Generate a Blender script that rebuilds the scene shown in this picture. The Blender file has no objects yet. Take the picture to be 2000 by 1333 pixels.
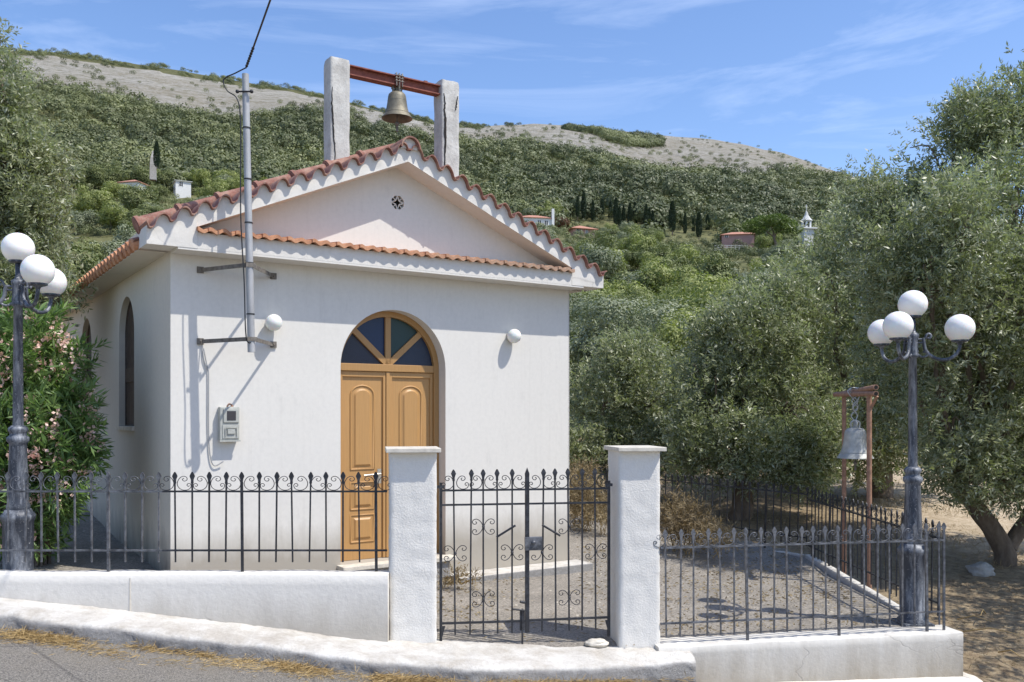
import bpy, bmesh, math, random
import numpy as np
from mathutils import Vector, Matrix
from mathutils import noise as mnoise
R = math.radians
random.seed(7); rng = np.random.default_rng(7)
SC = bpy.context.scene
COL = SC.collection
F, HX, HY = 1775.0, 1000.0, 808.0      # focal length and horizon in photo pixels; eye height is z = 0

# ------------------------------------------------------------------ camera
cd = bpy.data.cameras.new('camera'); cam = bpy.data.objects.new('camera', cd); COL.objects.link(cam)
cam.location = (0, 0, 0); cam.rotation_euler = (R(90), 0, 0)
cd.sensor_width = 36; cd.sensor_fit = 'HORIZONTAL'; cd.lens = 36 * F / 2000.0
cd.shift_y = (HY - 666.5) / 2000.0; cd.clip_start = 0.1; cd.clip_end = 6000
SC.camera = cam

# ------------------------------------------------------------------ light
S = Vector((0.555, -0.225, 1.0)).normalized()      # towards the sun
sun_el = math.asin(S.z); sun_az = math.atan2(S.x, S.y)
ld = bpy.data.lights.new('sun', 'SUN'); ld.energy = 3.4; ld.angle = R(0.53); ld.color = (1.0, 0.965, 0.90)
sun = bpy.data.objects.new('sun', ld); COL.objects.link(sun)
sun.rotation_euler = (-S).to_track_quat('-Z', 'Y').to_euler(); sun.location = S * 60
W = bpy.data.worlds.new("World"); SC.world = W; W.use_nodes = True
nt = W.node_tree; nt.nodes.clear()
def N(tree, typ, **kw):
    n = tree.nodes.new(typ)
    for k, v in kw.items(): setattr(n, k, v)
    return n
wo = N(nt, 'ShaderNodeOutputWorld'); bg = N(nt, 'ShaderNodeBackground')
sky = N(nt, 'ShaderNodeTexSky'); sky.sky_type = 'NISHITA'; sky.sun_disc = False
sky.sun_elevation = sun_el; sky.sun_rotation = sun_az; sky.altitude = 100
sky.air_density = 1.0; sky.dust_density = 0.6; sky.ozone_density = 2.2
tc = N(nt, 'ShaderNodeTexCoord'); mp = N(nt, 'ShaderNodeMapping')
mp.inputs['Rotation'].default_value = (0, R(-17), 0); mp.inputs['Scale'].default_value = (1.6, 1.6, 11.0)
nz = N(nt, 'ShaderNodeTexNoise'); nz.inputs['Scale'].default_value = 1.7; nz.inputs['Detail'].default_value = 9
nz.inputs['Roughness'].default_value = 0.62; nz.inputs['Distortion'].default_value = 0.7
cr = N(nt, 'ShaderNodeValToRGB'); cr.color_ramp.elements[0].position = 0.50; cr.color_ramp.elements[1].position = 0.86
mxs = N(nt, 'ShaderNodeMixRGB'); mxs.inputs[2].default_value = (5.6, 6.3, 7.8, 1)
hs = N(nt, 'ShaderNodeHueSaturation'); hs.inputs['Saturation'].default_value = 1.12; hs.inputs['Value'].default_value = 1.0
L = nt.links.new
L(tc.outputs['Generated'], mp.inputs['Vector']); L(mp.outputs['Vector'], nz.inputs['Vector'])
L(nz.outputs['Fac'], cr.inputs['Fac'])
tn = N(nt, 'ShaderNodeMixRGB', blend_type='MULTIPLY'); tn.inputs[0].default_value = 1; tn.inputs[2].default_value = (1.03, 0.97, 1.03, 1)
L(sky.outputs['Color'], hs.inputs['Color']); L(hs.outputs['Color'], tn.inputs[1]); L(tn.outputs[0], mxs.inputs[1])
ml = N(nt, 'ShaderNodeMath', operation='MULTIPLY'); ml.inputs[1].default_value = 0.38
L(cr.outputs['Color'], ml.inputs[0]); L(ml.outputs[0], mxs.inputs[0])
L(mxs.outputs['Color'], bg.inputs['Color']); bg.inputs['Strength'].default_value = 0.145
L(bg.outputs['Background'], wo.inputs['Surface'])
SC.view_settings.view_transform = 'Standard'; SC.view_settings.look = 'None'
SC.view_settings.exposure = 0.55; SC.view_settings.gamma = 1
SC.cycles.max_bounces = 6; SC.cycles.transparent_max_bounces = 8

# ------------------------------------------------------------------ helpers
def px(x, y, Y): return Vector(((x - HX) / F * Y, Y, (HY - y) / F * Y))

def link(name, me, mat=None, parent=None, loc=None, rz=None):
    o = bpy.data.objects.new(name, me); COL.objects.link(o)
    if mat is not None and me is not None and not me.materials: me.materials.append(mat)
    if parent is not None: o.parent = parent
    if loc is not None: o.location = loc
    if rz is not None: o.rotation_euler = (0, 0, rz)
    return o

def tag(o, label=None, cat=None, group=None, kind=None):
    if label: o['label'] = label
    if cat: o['category'] = cat
    if group: o['group'] = group
    if kind: o['kind'] = kind
    return o

def thing(name, label, cat, loc=(0, 0, 0), rz=0.0, group=None):
    o = bpy.data.objects.new(name, None); COL.objects.link(o)
    o.empty_display_size = 0.2; o.location = loc; o.rotation_euler = (0, 0, rz)
    return tag(o, label, cat, group)

def copy_tree(o, parent=None):
    c = o.copy(); COL.objects.link(c)
    if parent is not None:
        c.parent = parent
    for ch in [q for q in o.children]: copy_tree(ch, c)
    return c

class MB:
    def __init__(s): s.v = []; s.f = []; s.sm = []
    def add(s, vs, fs, smooth=False, M=None):
        b = len(s.v)
        for p in vs:
            p = Vector(p)
            if M is not None: p = M @ p
            s.v.append(tuple(p))
        for f in fs: s.f.append(tuple(i + b for i in f)); s.sm.append(smooth)
        return s
    def box(s, x0, x1, y0, y1, z0, z1, M=None, b=0.0):
        if b > 0:
            bm = bmesh.new(); bmesh.ops.create_cube(bm, size=1)
            for v in bm.verts: v.co = Vector(((x0+x1)/2 + v.co.x*(x1-x0), (y0+y1)/2 + v.co.y*(y1-y0), (z0+z1)/2 + v.co.z*(z1-z0)))
            bmesh.ops.bevel(bm, geom=bm.edges[:], offset=b, segments=2, affect='EDGES', profile=0.6)
            bm.verts.index_update()
            s.add([v.co.copy() for v in bm.verts], [[v.index for v in f.verts] for f in bm.faces], False, M); bm.free(); return s
        v = [(x0,y0,z0),(x1,y0,z0),(x1,y1,z0),(x0,y1,z0),(x0,y0,z1),(x1,y0,z1),(x1,y1,z1),(x0,y1,z1)]
        f = [(0,3,2,1),(4,5,6,7),(0,1,5,4),(1,2,6,5),(2,3,7,6),(3,0,4,7)]
        return s.add(v, f, False, M)
    def tube(s, pts, r, n=8, caps=True, smooth=True, M=None):
        pts = [Vector(p) for p in pts]; m = len(pts)
        rs = r if isinstance(r, (list, tuple)) else [r] * m
        vs = []; prev = None
        for i, p in enumerate(pts):
            t = (pts[min(i+1, m-1)] - pts[max(i-1, 0)])
            if t.length < 1e-9: t = Vector((0, 0, 1))
            t.normalize()
            if prev is None:
                a = Vector((0, 0, 1)) if abs(t.z) < 0.9 else Vector((1, 0, 0))
                u = t.cross(a).normalized()
            else:
                u = prev - t * prev.dot(t)
                u = u.normalized() if u.length > 1e-6 else t.orthogonal().normalized()
            prev = u; w = t.cross(u)
            for k in range(n):
                a = 2 * math.pi * k / n
                vs.append(p + (u * math.cos(a) + w * math.sin(a)) * rs[i])
        fs = [(i*n+k, i*n+(k+1) % n, (i+1)*n+(k+1) % n, (i+1)*n+k) for i in range(m-1) for k in range(n)]
        s.add(vs, fs, smooth, M)
        if caps:
            s.add(vs[:n], [tuple(range(n))[::-1]], False, M); s.add(vs[-n:], [tuple(range(n))], False, M)
        return s
    def lathe(s, prof, n=24, smooth=True, c=(0, 0, 0), flute=None, M=None):
        vs = []; c = Vector(c)
        for (r, z) in prof:
            for k in range(n):
                a = 2 * math.pi * k / n; rr = r
                if flute and flute[0] <= z <= flute[1]: rr = r * (1 - 0.09 * (k % 2))
                vs.append(c + Vector((rr*math.cos(a), rr*math.sin(a), z)))
        m = len(prof)
        fs = [(i*n+k, i*n+(k+1) % n, (i+1)*n+(k+1) % n, (i+1)*n+k) for i in range(m-1) for k in range(n)]
        return s.add(vs, fs, smooth, M)
    def sphere(s, c, r, n=24, m=14, z0=-1.0, sx=1, sy=1, sz=1):
        a0 = math.asin(z0)
        prof = [(r*math.cos(a0+(math.pi/2-a0)*i/m), r*math.sin(a0+(math.pi/2-a0)*i/m)) for i in range(m+1)]
        return s.lathe([(max(a, 1e-4)*sx, b*sz) for a, b in prof], n, True, c)
    def prism(s, poly, y0, y1, M=None):
        # poly: (x, z) outline counter-clockwise seen from -y; extruded along y
        n = len(poly)
        vs = [(x, y0, z) for x, z in poly] + [(x, y1, z) for x, z in poly]
        fs = [tuple(range(n)), tuple(range(2*n-1, n-1, -1))] + [(i, n+i, n+(i+1) % n, (i+1) % n) for i in range(n)]
        return s.add(vs, fs, False, M)
    def mesh(s, name='m'):
        me = bpy.data.meshes.new(name); me.from_pydata(s.v, [], s.f)
        me.polygons.foreach_set('use_smooth', s.sm); me.update(); return me
    def build(s, name, mat, parent=None, loc=None, rz=None, dz=0.0):
        if dz: s.v = [(a, b, c + dz) for a, b, c in s.v]
        return link(name, s.mesh(name), mat, parent, loc, rz)

def smooth_path(ctrl, sub=5, closed=False):
    P = [Vector(p) for p in ctrl]; out = []; n = len(P)
    for i in range(n - 1):
        p0 = P[max(i-1, 0)]; p1 = P[i]; p2 = P[i+1]; p3 = P[min(i+2, n-1)]
        for k in range(sub):
            t = k / sub
            out.append(0.5 * ((2*p1) + (-p0+p2)*t + (2*p0-5*p1+4*p2-p3)*t*t + (-p0+3*p1-3*p2+p3)*t**3))
    out.append(P[-1]); return out

def np_mesh(name, verts, quads, mat, parent=None, smooth=False, attrs=None, k=4):
    verts = np.asarray(verts, np.float32).reshape(-1, 3); quads = np.asarray(quads, np.int32).reshape(-1, k)
    me = bpy.data.meshes.new(name)
    me.vertices.add(len(verts)); me.vertices.foreach_set('co', verts.ravel())
    nf = len(quads); me.loops.add(nf*k); me.loops.foreach_set('vertex_index', quads.ravel())
    me.polygons.add(nf); me.polygons.foreach_set('loop_start', np.arange(0, nf*k, k, dtype=np.int32))
    me.polygons.foreach_set('use_smooth', np.full(nf, smooth))
    if attrs:
        for an, av in attrs.items():
            a = me.attributes.new(an, 'FLOAT', 'POINT'); a.data.foreach_set('value', np.asarray(av, np.float32).ravel())
    me.update(calc_edges=True)
    return link(name, me, mat, parent)

# ------------------------------------------------------------------ materials
class Mat:
    def __init__(s, name):
        s.m = bpy.data.materials.new(name); s.m.use_nodes = True; s.t = s.m.node_tree; s.t.nodes.clear()
        s.out = N(s.t, 'ShaderNodeOutputMaterial'); s.b = N(s.t, 'ShaderNodeBsdfPrincipled')
        s.l = s.t.links.new; s.l(s.b.outputs[0], s.out.inputs['Surface'])
        s.co = N(s.t, 'ShaderNodeTexCoord').outputs['Object']
    def mapping(s, scale=(1,1,1), src=None):
        n = N(s.t, 'ShaderNodeMapping'); n.inputs['Scale'].default_value = scale; s.l(src or s.co, n.inputs['Vector']); return n.outputs[0]
    def noise(s, scale, detail=5, rough=0.6, src=None, dist=0.0):
        n = N(s.t, 'ShaderNodeTexNoise'); n.inputs['Scale'].default_value = scale; n.inputs['Detail'].default_value = detail
        n.inputs['Roughness'].default_value = rough; n.inputs['Distortion'].default_value = dist
        s.l(src or s.co, n.inputs['Vector']); return n.outputs['Fac']
    def vor(s, scale, feature='F1', src=None, out='Distance'):
        n = N(s.t, 'ShaderNodeTexVoronoi', feature=feature); n.inputs['Scale'].default_value = scale
        s.l(src or s.co, n.inputs['Vector']); return n.outputs[out]
    def ramp(s, fac, stops):
        n = N(s.t, 'ShaderNodeValToRGB'); e = n.color_ramp.elements
        while len(e) < len(stops): e.new(0.5)
        for i, (p, c) in enumerate(stops):
            e[i].position = p; e[i].color = (c, c, c, 1) if isinstance(c, (int, float)) else (*c, 1)
        s.l(fac, n.inputs['Fac']); return n.outputs['Color']
    def mix(s, fac, a, b, mode='MIX'):
        n = N(s.t, 'ShaderNodeMixRGB', blend_type=mode)
        for i, v in enumerate((fac, a, b)):
            if isinstance(v, (int, float)): n.inputs[i].default_value = v if i == 0 else (v, v, v, 1)
            elif isinstance(v, tuple): n.inputs[i].default_value = (*v, 1)
            else: s.l(v, n.inputs[i])
        return n.outputs[0]
    def math(s, op, a, b=0.0):
        n = N(s.t, 'ShaderNodeMath', operation=op)
        for i, v in enumerate((a, b)):
            if isinstance(v, (int, float)): n.inputs[i].default_value = v
            else: s.l(v, n.inputs[i])
        return n.outputs[0]
    def sep(s, src=None):
        n = N(s.t, 'ShaderNodeSeparateXYZ'); s.l(src or s.co, n.inputs[0]); return n.outputs
    def attr(s, name):
        return N(s.t, 'ShaderNodeAttribute', attribute_name=name).outputs['Fac']
    def set(s, **kw):
        for k, v in kw.items():
            i = s.b.inputs[k.replace('_', ' ')]
            if isinstance(v, (int, float)): i.default_value = v
            elif isinstance(v, tuple): i.default_value = (*v, 1)
            else: s.l(v, i)
        return s
    def bump(s, h, strength=0.3, dist=0.02):
        n = N(s.t, 'ShaderNodeBump'); n.inputs['Strength'].default_value = strength; n.inputs['Distance'].default_value = dist
        s.l(h, n.inputs['Height']); s.l(n.outputs[0], s.b.inputs['Normal']); return s

def simple(name, col, rough=0.6, metal=0.0, var=0.15, sc=30, bump=0.1, bd=0.003):
    m = Mat(name); n = m.noise(sc, 6)
    d = tuple(c*(1-var) for c in col); l = tuple(min(1, c*(1+var)) for c in col)
    m.set(Base_Color=m.ramp(n, [(0.3, d), (0.7, l)]), Roughness=rough, Metallic=metal)
    if bump: m.bump(m.noise(sc*4, 4), bump, bd)
    return m.m

def whitewash(name, base=(0.68, 0.65, 0.59), dirt=0.5, dirt_h=0.5, rough_bump=0.25, bscale=60, cracks=0.0, bd=0.006, dirtcol=(0.30, 0.26, 0.20), dens=1.0):
    m = Mat(name)
    big = m.noise(1.3, 4); fine = m.noise(22, 6)
    c = m.mix(0.6, m.ramp(big, [(0.3, tuple(x*0.93 for x in base)), (0.7, base)]), m.ramp(fine, [(0.25, tuple(x*0.9 for x in base)), (0.6, base)]))
    z = m.sep()[2]
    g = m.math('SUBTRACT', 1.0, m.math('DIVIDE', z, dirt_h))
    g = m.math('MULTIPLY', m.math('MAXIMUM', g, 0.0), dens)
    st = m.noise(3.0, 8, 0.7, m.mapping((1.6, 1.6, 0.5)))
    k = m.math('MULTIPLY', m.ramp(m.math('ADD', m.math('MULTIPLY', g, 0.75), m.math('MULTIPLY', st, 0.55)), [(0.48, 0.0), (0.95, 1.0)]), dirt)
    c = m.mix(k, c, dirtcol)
    stk = m.math('MULTIPLY', m.ramp(m.noise(2.5, 7, 0.7, m.mapping((7, 7, 0.22))), [(0.52, 0.0), (0.75, 1.0)]), m.ramp(m.noise(0.8, 3), [(0.4, 0.15), (0.65, 1.0)]))
    c = m.mix(m.math('MULTIPLY', stk, 0.28*max(dirt, .4)), c, (0.38, 0.35, 0.30))
    # sparse grey weather marks
    w = m.ramp(m.noise(5.5, 9, 0.75, m.mapping((1, 1, 0.35))), [(0.55, 0.0), (0.74, 1.0)])
    c = m.mix(m.math('MULTIPLY', w, 0.35*max(dirt, .3)), c, (0.42, 0.40, 0.37))
    h = m.noise(bscale, 7, 0.65)
    if cracks > 0:
        wv = m.mix(0.25, m.co, N(m.t, 'ShaderNodeTexNoise').outputs['Color'])
        v = m.vor(1.5, 'DISTANCE_TO_EDGE', wv)
        msk = m.ramp(m.noise(1.1, 3), [(0.5, 0.0), (0.62, 1.0)])
        line = m.math('MULTIPLY', m.ramp(v, [(0.0, 1.0), (0.009, 0.0)]), m.math('MULTIPLY', msk, cracks))
        c = m.mix(m.math('MULTIPLY', line, 0.8), c, (0.20, 0.18, 0.16))
        h = m.math('SUBTRACT', h, line)
    m.set(Base_Color=c, Roughness=0.88, Specular_IOR_Level=0.2); m.bump(h, rough_bump, bd)
    return m.m

M = {}
M['wall'] = whitewash('painted_plaster', base=(0.70, 0.67, 0.61), dirt=0.75, dirt_h=0.75, dens=1.35, rough_bump=0.12, bscale=35)
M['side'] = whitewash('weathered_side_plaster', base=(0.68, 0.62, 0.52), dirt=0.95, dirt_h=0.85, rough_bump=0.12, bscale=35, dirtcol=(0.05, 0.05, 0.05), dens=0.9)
M['trim'] = whitewash('stained_cornice', base=(0.70, 0.665, 0.60), dirt=0.5, dirt_h=0.01, rough_bump=0.3, bscale=45, cracks=0.35)
M['pillar'] = whitewash('rough_render', base=(0.74, 0.71, 0.65), dirt=0.3, dirt_h=0.25, rough_bump=0.5, bscale=62, bd=0.012, cracks=0.25)
M['lowwall'] = whitewash('whitewashed_low_wall', base=(0.74, 0.70, 0.63), dirt=0.6, dirt_h=0.5, rough_bump=0.35, bscale=26, cracks=0.8, bd=0.012)
M['lowwall2'] = whitewash('stained_low_wall', base=(0.66, 0.63, 0.57), dirt=1.0, dirt_h=0.8, rough_bump=0.35, bscale=26, cracks=0.5, bd=0.012)
M['stone'] = simple('pale_stone_slab', (0.60, 0.55, 0.46), 0.7, var=0.2, sc=14)

m = Mat('weathered_kerb'); n1 = m.noise(3.2, 9, 0.75); n2 = m.noise(40, 6, 0.7)
c = m.mix(m.ramp(n1, [(0.42, 0.0), (0.62, 1.0)]), (0.74, 0.70, 0.62), (0.50, 0.44, 0.35))
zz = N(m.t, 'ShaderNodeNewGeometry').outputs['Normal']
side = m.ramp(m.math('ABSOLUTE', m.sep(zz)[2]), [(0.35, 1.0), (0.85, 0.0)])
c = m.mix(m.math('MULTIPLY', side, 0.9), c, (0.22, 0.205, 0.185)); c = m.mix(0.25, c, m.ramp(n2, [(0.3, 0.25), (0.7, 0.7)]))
m.set(Base_Color=c, Roughness=0.92); m.bump(m.math('ADD', m.noise(50, 9, 0.8), m.noise(9, 4)), 0.7, 0.022); M['kerb'] = m.m

m = Mat('asphalt'); n1 = m.noise(75, 4, 0.85); n2 = m.noise(1.4, 5); v1 = m.vor(110)
c = m.mix(m.ramp(n1, [(0.40, 0.0), (0.60, 1.0)]), (0.085, 0.078, 0.068), (0.36, 0.325, 0.275)); c = m.mix(m.ramp(n2, [(0.4, 0.0), (0.62, 0.5)]), c, (0.27, 0.235, 0.18)); v2 = m.vor(0.9, 'DISTANCE_TO_EDGE', m.mix(0.3, m.co, N(m.t, 'ShaderNodeTexNoise').outputs['Color'])); c = m.mix(m.math('MULTIPLY', m.ramp(v2, [(0.0, 1.0), (0.012, 0.0)]), 0.5), c, (0.05, 0.045, 0.04))
m.set(Base_Color=c, Roughness=0.9); m.bump(m.math('ADD', n1, v1), 0.9, 0.012); M['asphalt'] = m.m

m = Mat('yard_concrete'); n1 = m.noise(42, 6, 0.85); n2 = m.noise(2.2, 6, 0.65)
c = m.mix(m.ramp(n1, [(0.35, 0.0), (0.65, 1.0)]), (0.075, 0.066, 0.054), (0.46, 0.41, 0.34))
c = m.mix(m.ramp(n2, [(0.42, 0.0), (0.62, 0.4)]), c, (0.13, 0.115, 0.095))
lf = m.ramp(m.vor(7, 'F1', m.mapping((1, 0.45, 1))), [(0.07, 1.0), (0.12, 0.0)])
c = m.mix(m.math('MULTIPLY', lf, 0.6), c, (0.62, 0.56, 0.44))
m.set(Base_Color=c, Roughness=0.95); m.bump(m.noise(60, 6), 0.7, 0.015); M['yard'] = m.m

m = Mat('terracotta'); n1 = m.noise(7, 7, 0.7); n2 = m.noise(45, 6, 0.7)
c = m.ramp(n1, [(0.3, (0.15, 0.062, 0.045)), (0.48, (0.27, 0.115, 0.082)), (0.70, (0.40, 0.25, 0.18))])
c = m.mix(m.ramp(n2, [(0.48, 0.0), (0.72, 0.7)]), c, (0.30, 0.24, 0.18))
m.set(Base_Color=c, Roughness=0.85); m.bump(n2, 0.35, 0.01); M['tile'] = m.m
m = Mat('pale_terracotta'); n1 = m.noise(8, 7, 0.7); n2 = m.noise(60, 6, 0.7)
c = m.ramp(n1, [(0.3, (0.34, 0.15, 0.08)), (0.55, (0.55, 0.27, 0.145)), (0.75, (0.62, 0.38, 0.22))])
gx = m.ramp(m.math('ADD', m.math('MULTIPLY', m.sep()[0], 0.18), m.math('MULTIPLY', n1, 0.5)), [(0.62, 0.0), (0.95, 0.8)])
c = m.mix(m.math('MULTIPLY', gx, m.ramp(n2, [(0.35, 0.3), (0.6, 1.0)])), c, (0.30, 0.25, 0.19))
m.set(Base_Color=c, Roughness=0.88); m.bump(n2, 0.35, 0.01); M['tile2'] = m.m

m = Mat('black_iron_paint'); n1 = m.noise(9, 6, 0.7); n2 = m.noise(70, 4)
c = m.mix(m.ramp(n1, [(0.5, 0.0), (0.75, 1.0)]), (0.022, 0.023, 0.027), (0.10, 0.105, 0.12))
rs = m.ramp(m.noise(24, 5, 0.7), [(0.66, 0.0), (0.74, 0.8)]); c = m.mix(rs, c, (0.13, 0.055, 0.03))
m.set(Base_Color=c, Roughness=m.ramp(n2, [(0.3, 0.38), (0.7, 0.6)]), Metallic=0.15); m.bump(n2, 0.25, 0.002); M['iron'] = m.m
m = Mat('weathered_glare_iron_paint'); n1 = m.noise(10, 6, 0.7)  # paler grey iron; on the left fence it paints in glare
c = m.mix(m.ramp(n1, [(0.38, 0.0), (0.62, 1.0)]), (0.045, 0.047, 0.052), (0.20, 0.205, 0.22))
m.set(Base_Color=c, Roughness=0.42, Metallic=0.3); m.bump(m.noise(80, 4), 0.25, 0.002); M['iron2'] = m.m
m = Mat('chalky_lamp_paint'); n1 = m.noise(5, 8, 0.75, m.mapping((2.5, 2.5, 0.5))); n2 = m.noise(60, 5)
c = m.mix(m.ramp(n1, [(0.46, 0.0), (0.70, 1.0)]), (0.04, 0.047, 0.062), (0.31, 0.325, 0.35)); c = m.mix(m.ramp(n2, [(0.62, 0.0), (0.72, 0.6)]), c, (0.6, 0.6, 0.6))
m.set(Base_Color=c, Roughness=0.5, Metallic=0.1); m.bump(n2, 0.3, 0.003); M['lamp_iron'] = m.m
m = Mat('opal_globe'); m.set(Base_Color=m.ramp(m.noise(6, 5), [(0.3, (0.86, 0.83, 0.76)), (0.7, (0.93, 0.90, 0.84))]), Roughness=0.28, Subsurface_Weight=0.25, Subsurface_Scale=0.03); M['globe'] = m.m
m = Mat('frosted_wall_globe'); m.set(Base_Color=(0.78, 0.78, 0.72), Roughness=0.15, Subsurface_Weight=0.35, Subsurface_Scale=0.02); M['globe2'] = m.m
def paintwood(name, col):
    m = Mat(name); g1 = m.noise(6, 7, 0.7, m.mapping((14, 14, 0.5))); g2 = m.noise(3, 6, 0.7)
    c = m.ramp(g1, [(0.25, tuple(x*0.86 for x in col)), (0.75, tuple(x*1.07 for x in col))])
    c = m.mix(m.ramp(g2, [(0.5, 0.0), (0.8, 0.25)]), c, tuple(x*0.7 + 0.06 for x in col))
    m.set(Base_Color=c, Roughness=m.ramp(g2, [(0.3, 0.38), (0.7, 0.62)])); m.bump(g1, 0.15, 0.003); return m.m
M['ochre'] = paintwood('ochre_door_paint', (0.47, 0.26, 0.092))
M['ochre_dark'] = paintwood('ochre_frame_paint', (0.41, 0.225, 0.078))
def glass(name, col):
    m = Mat(name); m.set(Base_Color=m.ramp(m.vor(120, 'F1'), [(0.0, tuple(c*0.7 for c in col)), (0.8, col)]), Roughness=0.32, Specular_IOR_Level=0.35)
    m.bump(m.vor(120, 'F1'), 0.3, 0.003); return m.m
M['g_navy'] = glass('navy_textured_glass', (0.022, 0.028, 0.05)); M['g_blue'] = glass('blue_textured_glass', (0.012, 0.032, 0.085))
M['g_green'] = glass('green_textured_glass', (0.018, 0.05, 0.048)); M['g_dark'] = glass('slate_textured_glass', (0.022, 0.035, 0.065))
M['brass'] = simple('worn_handle_metal', (0.55, 0.5, 0.42), 0.35, 0.8, 0.1)
M['brown_wood'] = simple('brown_shutter_wood', (0.075, 0.05, 0.035), 0.7, var=0.35, sc=12)
m = Mat('galvanised_pipe'); n1 = m.noise(12, 7, 0.7, m.mapping((1, 1, 0.3)))
m.set(Base_Color=m.ramp(n1, [(0.3, (0.30, 0.30, 0.30)), (0.7, (0.48, 0.48, 0.47))]), Roughness=0.6, Metallic=0.25); M['galv'] = m.m
M['galv_rust'] = simple('rusty_bracket_steel', (0.17, 0.15, 0.125), 0.75, 0.2, 0.4, 25)
M['rust'] = simple('rust_red_steel', (0.23, 0.075, 0.05), 0.75, 0.1, 0.35, 18)
M['rustpipe'] = simple('rusty_pipe', (0.33, 0.185, 0.12), 0.8, 0.1, 0.3, 22)
m = Mat('patinated_bronze'); n1 = m.noise(9, 7, 0.7)
m.set(Base_Color=m.ramp(n1, [(0.3, (0.12, 0.105, 0.075)), (0.55, (0.22, 0.20, 0.15)), (0.75, (0.33, 0.26, 0.15))]), Roughness=0.62, Metallic=0.55); m.bump(m.noise(50, 5), .3, .004); M['bronze'] = m.m
m = Mat('grey_bell_metal'); n1 = m.noise(8, 7, 0.7)
m.set(Base_Color=m.ramp(n1, [(0.3, (0.28, 0.28, 0.25)), (0.7, (0.55, 0.55, 0.51))]), Roughness=0.6, Metallic=0.5); m.bump(m.noise(50, 5), .3, .004); M['greybell'] = m.m
M['blackrub'] = simple('black_cable_rubber', (0.015, 0.015, 0.016), 0.5, var=0.1)
M['wirecol'] = simple('tangled_wire', (0.45, 0.45, 0.43), 0.5, 0.6, 0.1)
M['meter'] = simple('grey_meter_housing', (0.40, 0.40, 0.355), 0.55, var=0.1, sc=20)
M['meterglass'] = simple('meter_window', (0.02, 0.025, 0.04), 0.1, var=0.1, bump=0)
m = Mat('cracked_concrete_post'); n1 = m.noise(6, 8, 0.75); n2 = m.noise(35, 7, 0.7)
c = m.mix(m.ramp(n1, [(0.38, 0.0), (0.7, 0.75)]), (0.60, 0.58, 0.53), (0.30, 0.28, 0.25)); c = m.mix(m.ramp(n2, [(0.58, 0.0), (0.72, 0.6)]), c, (0.2, 0.18, 0.16))
m.set(Base_Color=c, Roughness=0.92); m.bump(n2, 0.6, 0.012); M['post'] = m.m
M['crack'] = simple('crack_shadow_dirt', (0.02, 0.017, 0.015), 0.95, var=0.1, bump=0)
m = Mat('olive_bark'); n1 = m.noise(7, 8, 0.75, m.mapping((1, 1, 0.35)))
m.set(Base_Color=m.ramp(n1, [(0.3, (0.09, 0.065, 0.045)), (0.7, (0.27, 0.21, 0.155))]), Roughness=0.95); m.bump(n1, 1.0, 0.05); M['bark'] = m.m
m = Mat('limestone'); n1 = m.noise(5, 8, 0.7)
m.set(Base_Color=m.ramp(n1, [(0.3, (0.25, 0.235, 0.21)), (0.7, (0.50, 0.48, 0.44))]), Roughness=0.95); m.bump(m.noise(12, 8), 0.8, 0.03); M['rock'] = m.m

def leafmat(name, dark, light, back=None, trans=0.3, rough=0.5, clump=1.2, spec=0.3, tint=(0.9, 1.1, 0.5), isl=0.5, tatt=False):
    m = Mat(name); g = N(m.t, 'ShaderNodeNewGeometry')
    rnd = g.outputs['Random Per Island']
    cn = m.noise(clump, 3, 0.6)
    oi = N(m.t, 'ShaderNodeObjectInfo').outputs['Random']
    f = m.math('ADD', m.math('MULTIPLY', rnd, isl), m.math('MULTIPLY', m.attr('tint') if tatt else m.ramp(cn, [(0.35, 0.0), (0.65, 1.0)]), 1-isl))
    c = m.ramp(f, [(0.05, dark), (0.95, light)])
    c = m.mix(m.math('MULTIPLY', oi, 0.35), c, tuple(d*1.25 for d in dark))
    if back: c = m.mix(m.math('MULTIPLY', g.outputs['Backfacing'], 0.8), c, back)
    m.set(Base_Color=c, Roughness=rough, Specular_IOR_Level=spec)
    tr = N(m.t, 'ShaderNodeBsdfTranslucent'); m.l(m.mix(1.0, c, tint, 'MULTIPLY'), tr.inputs['Color'])
    ms = N(m.t, 'ShaderNodeMixShader'); ms.inputs[0].default_value = trans
    m.l(m.b.outputs[0], ms.inputs[1]); m.l(tr.outputs[0], ms.inputs[2]); m.l(ms.outputs[0], m.out.inputs['Surface'])
    return m.m
M['olive_leaf'] = leafmat('olive_leaves', (0.085, 0.105, 0.042), (0.40, 0.41, 0.22), back=(0.50, 0.51, 0.38), trans=0.30, rough=0.40, spec=0.5)
M['oleander_leaf'] = leafmat('oleander_leaves', (0.055, 0.12, 0.035), (0.27, 0.38, 0.12), trans=0.35, rough=0.4, spec=0.5)
M['petal'] = leafmat('pink_petals', (0.80, 0.54, 0.46), (0.93, 0.78, 0.70), trans=0.35, rough=0.7, tint=(1, 0.8, 0.7))
M['maquis'] = leafmat('evergreen_scrub_leaves', (0.075, 0.095, 0.034), (0.31, 0.33, 0.12), trans=0.2, clump=1.4, isl=0.25)
M['fresh'] = leafmat('fresh_green_leaves', (0.13, 0.155, 0.045), (0.44, 0.46, 0.165), trans=0.3, clump=1.4, isl=0.25)
M['greyolive'] = leafmat('grey_green_leaves', (0.13, 0.15, 0.085), (0.38, 0.40, 0.25), trans=0.2, clump=1.4, isl=0.25)
M['cypress'] = leafmat('cypress_foliage', (0.02, 0.035, 0.018), (0.06, 0.085, 0.04), trans=0.1)
M['pine'] = leafmat('pine_needles', (0.06, 0.10, 0.025), (0.25, 0.31, 0.08), trans=0.2)
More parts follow.
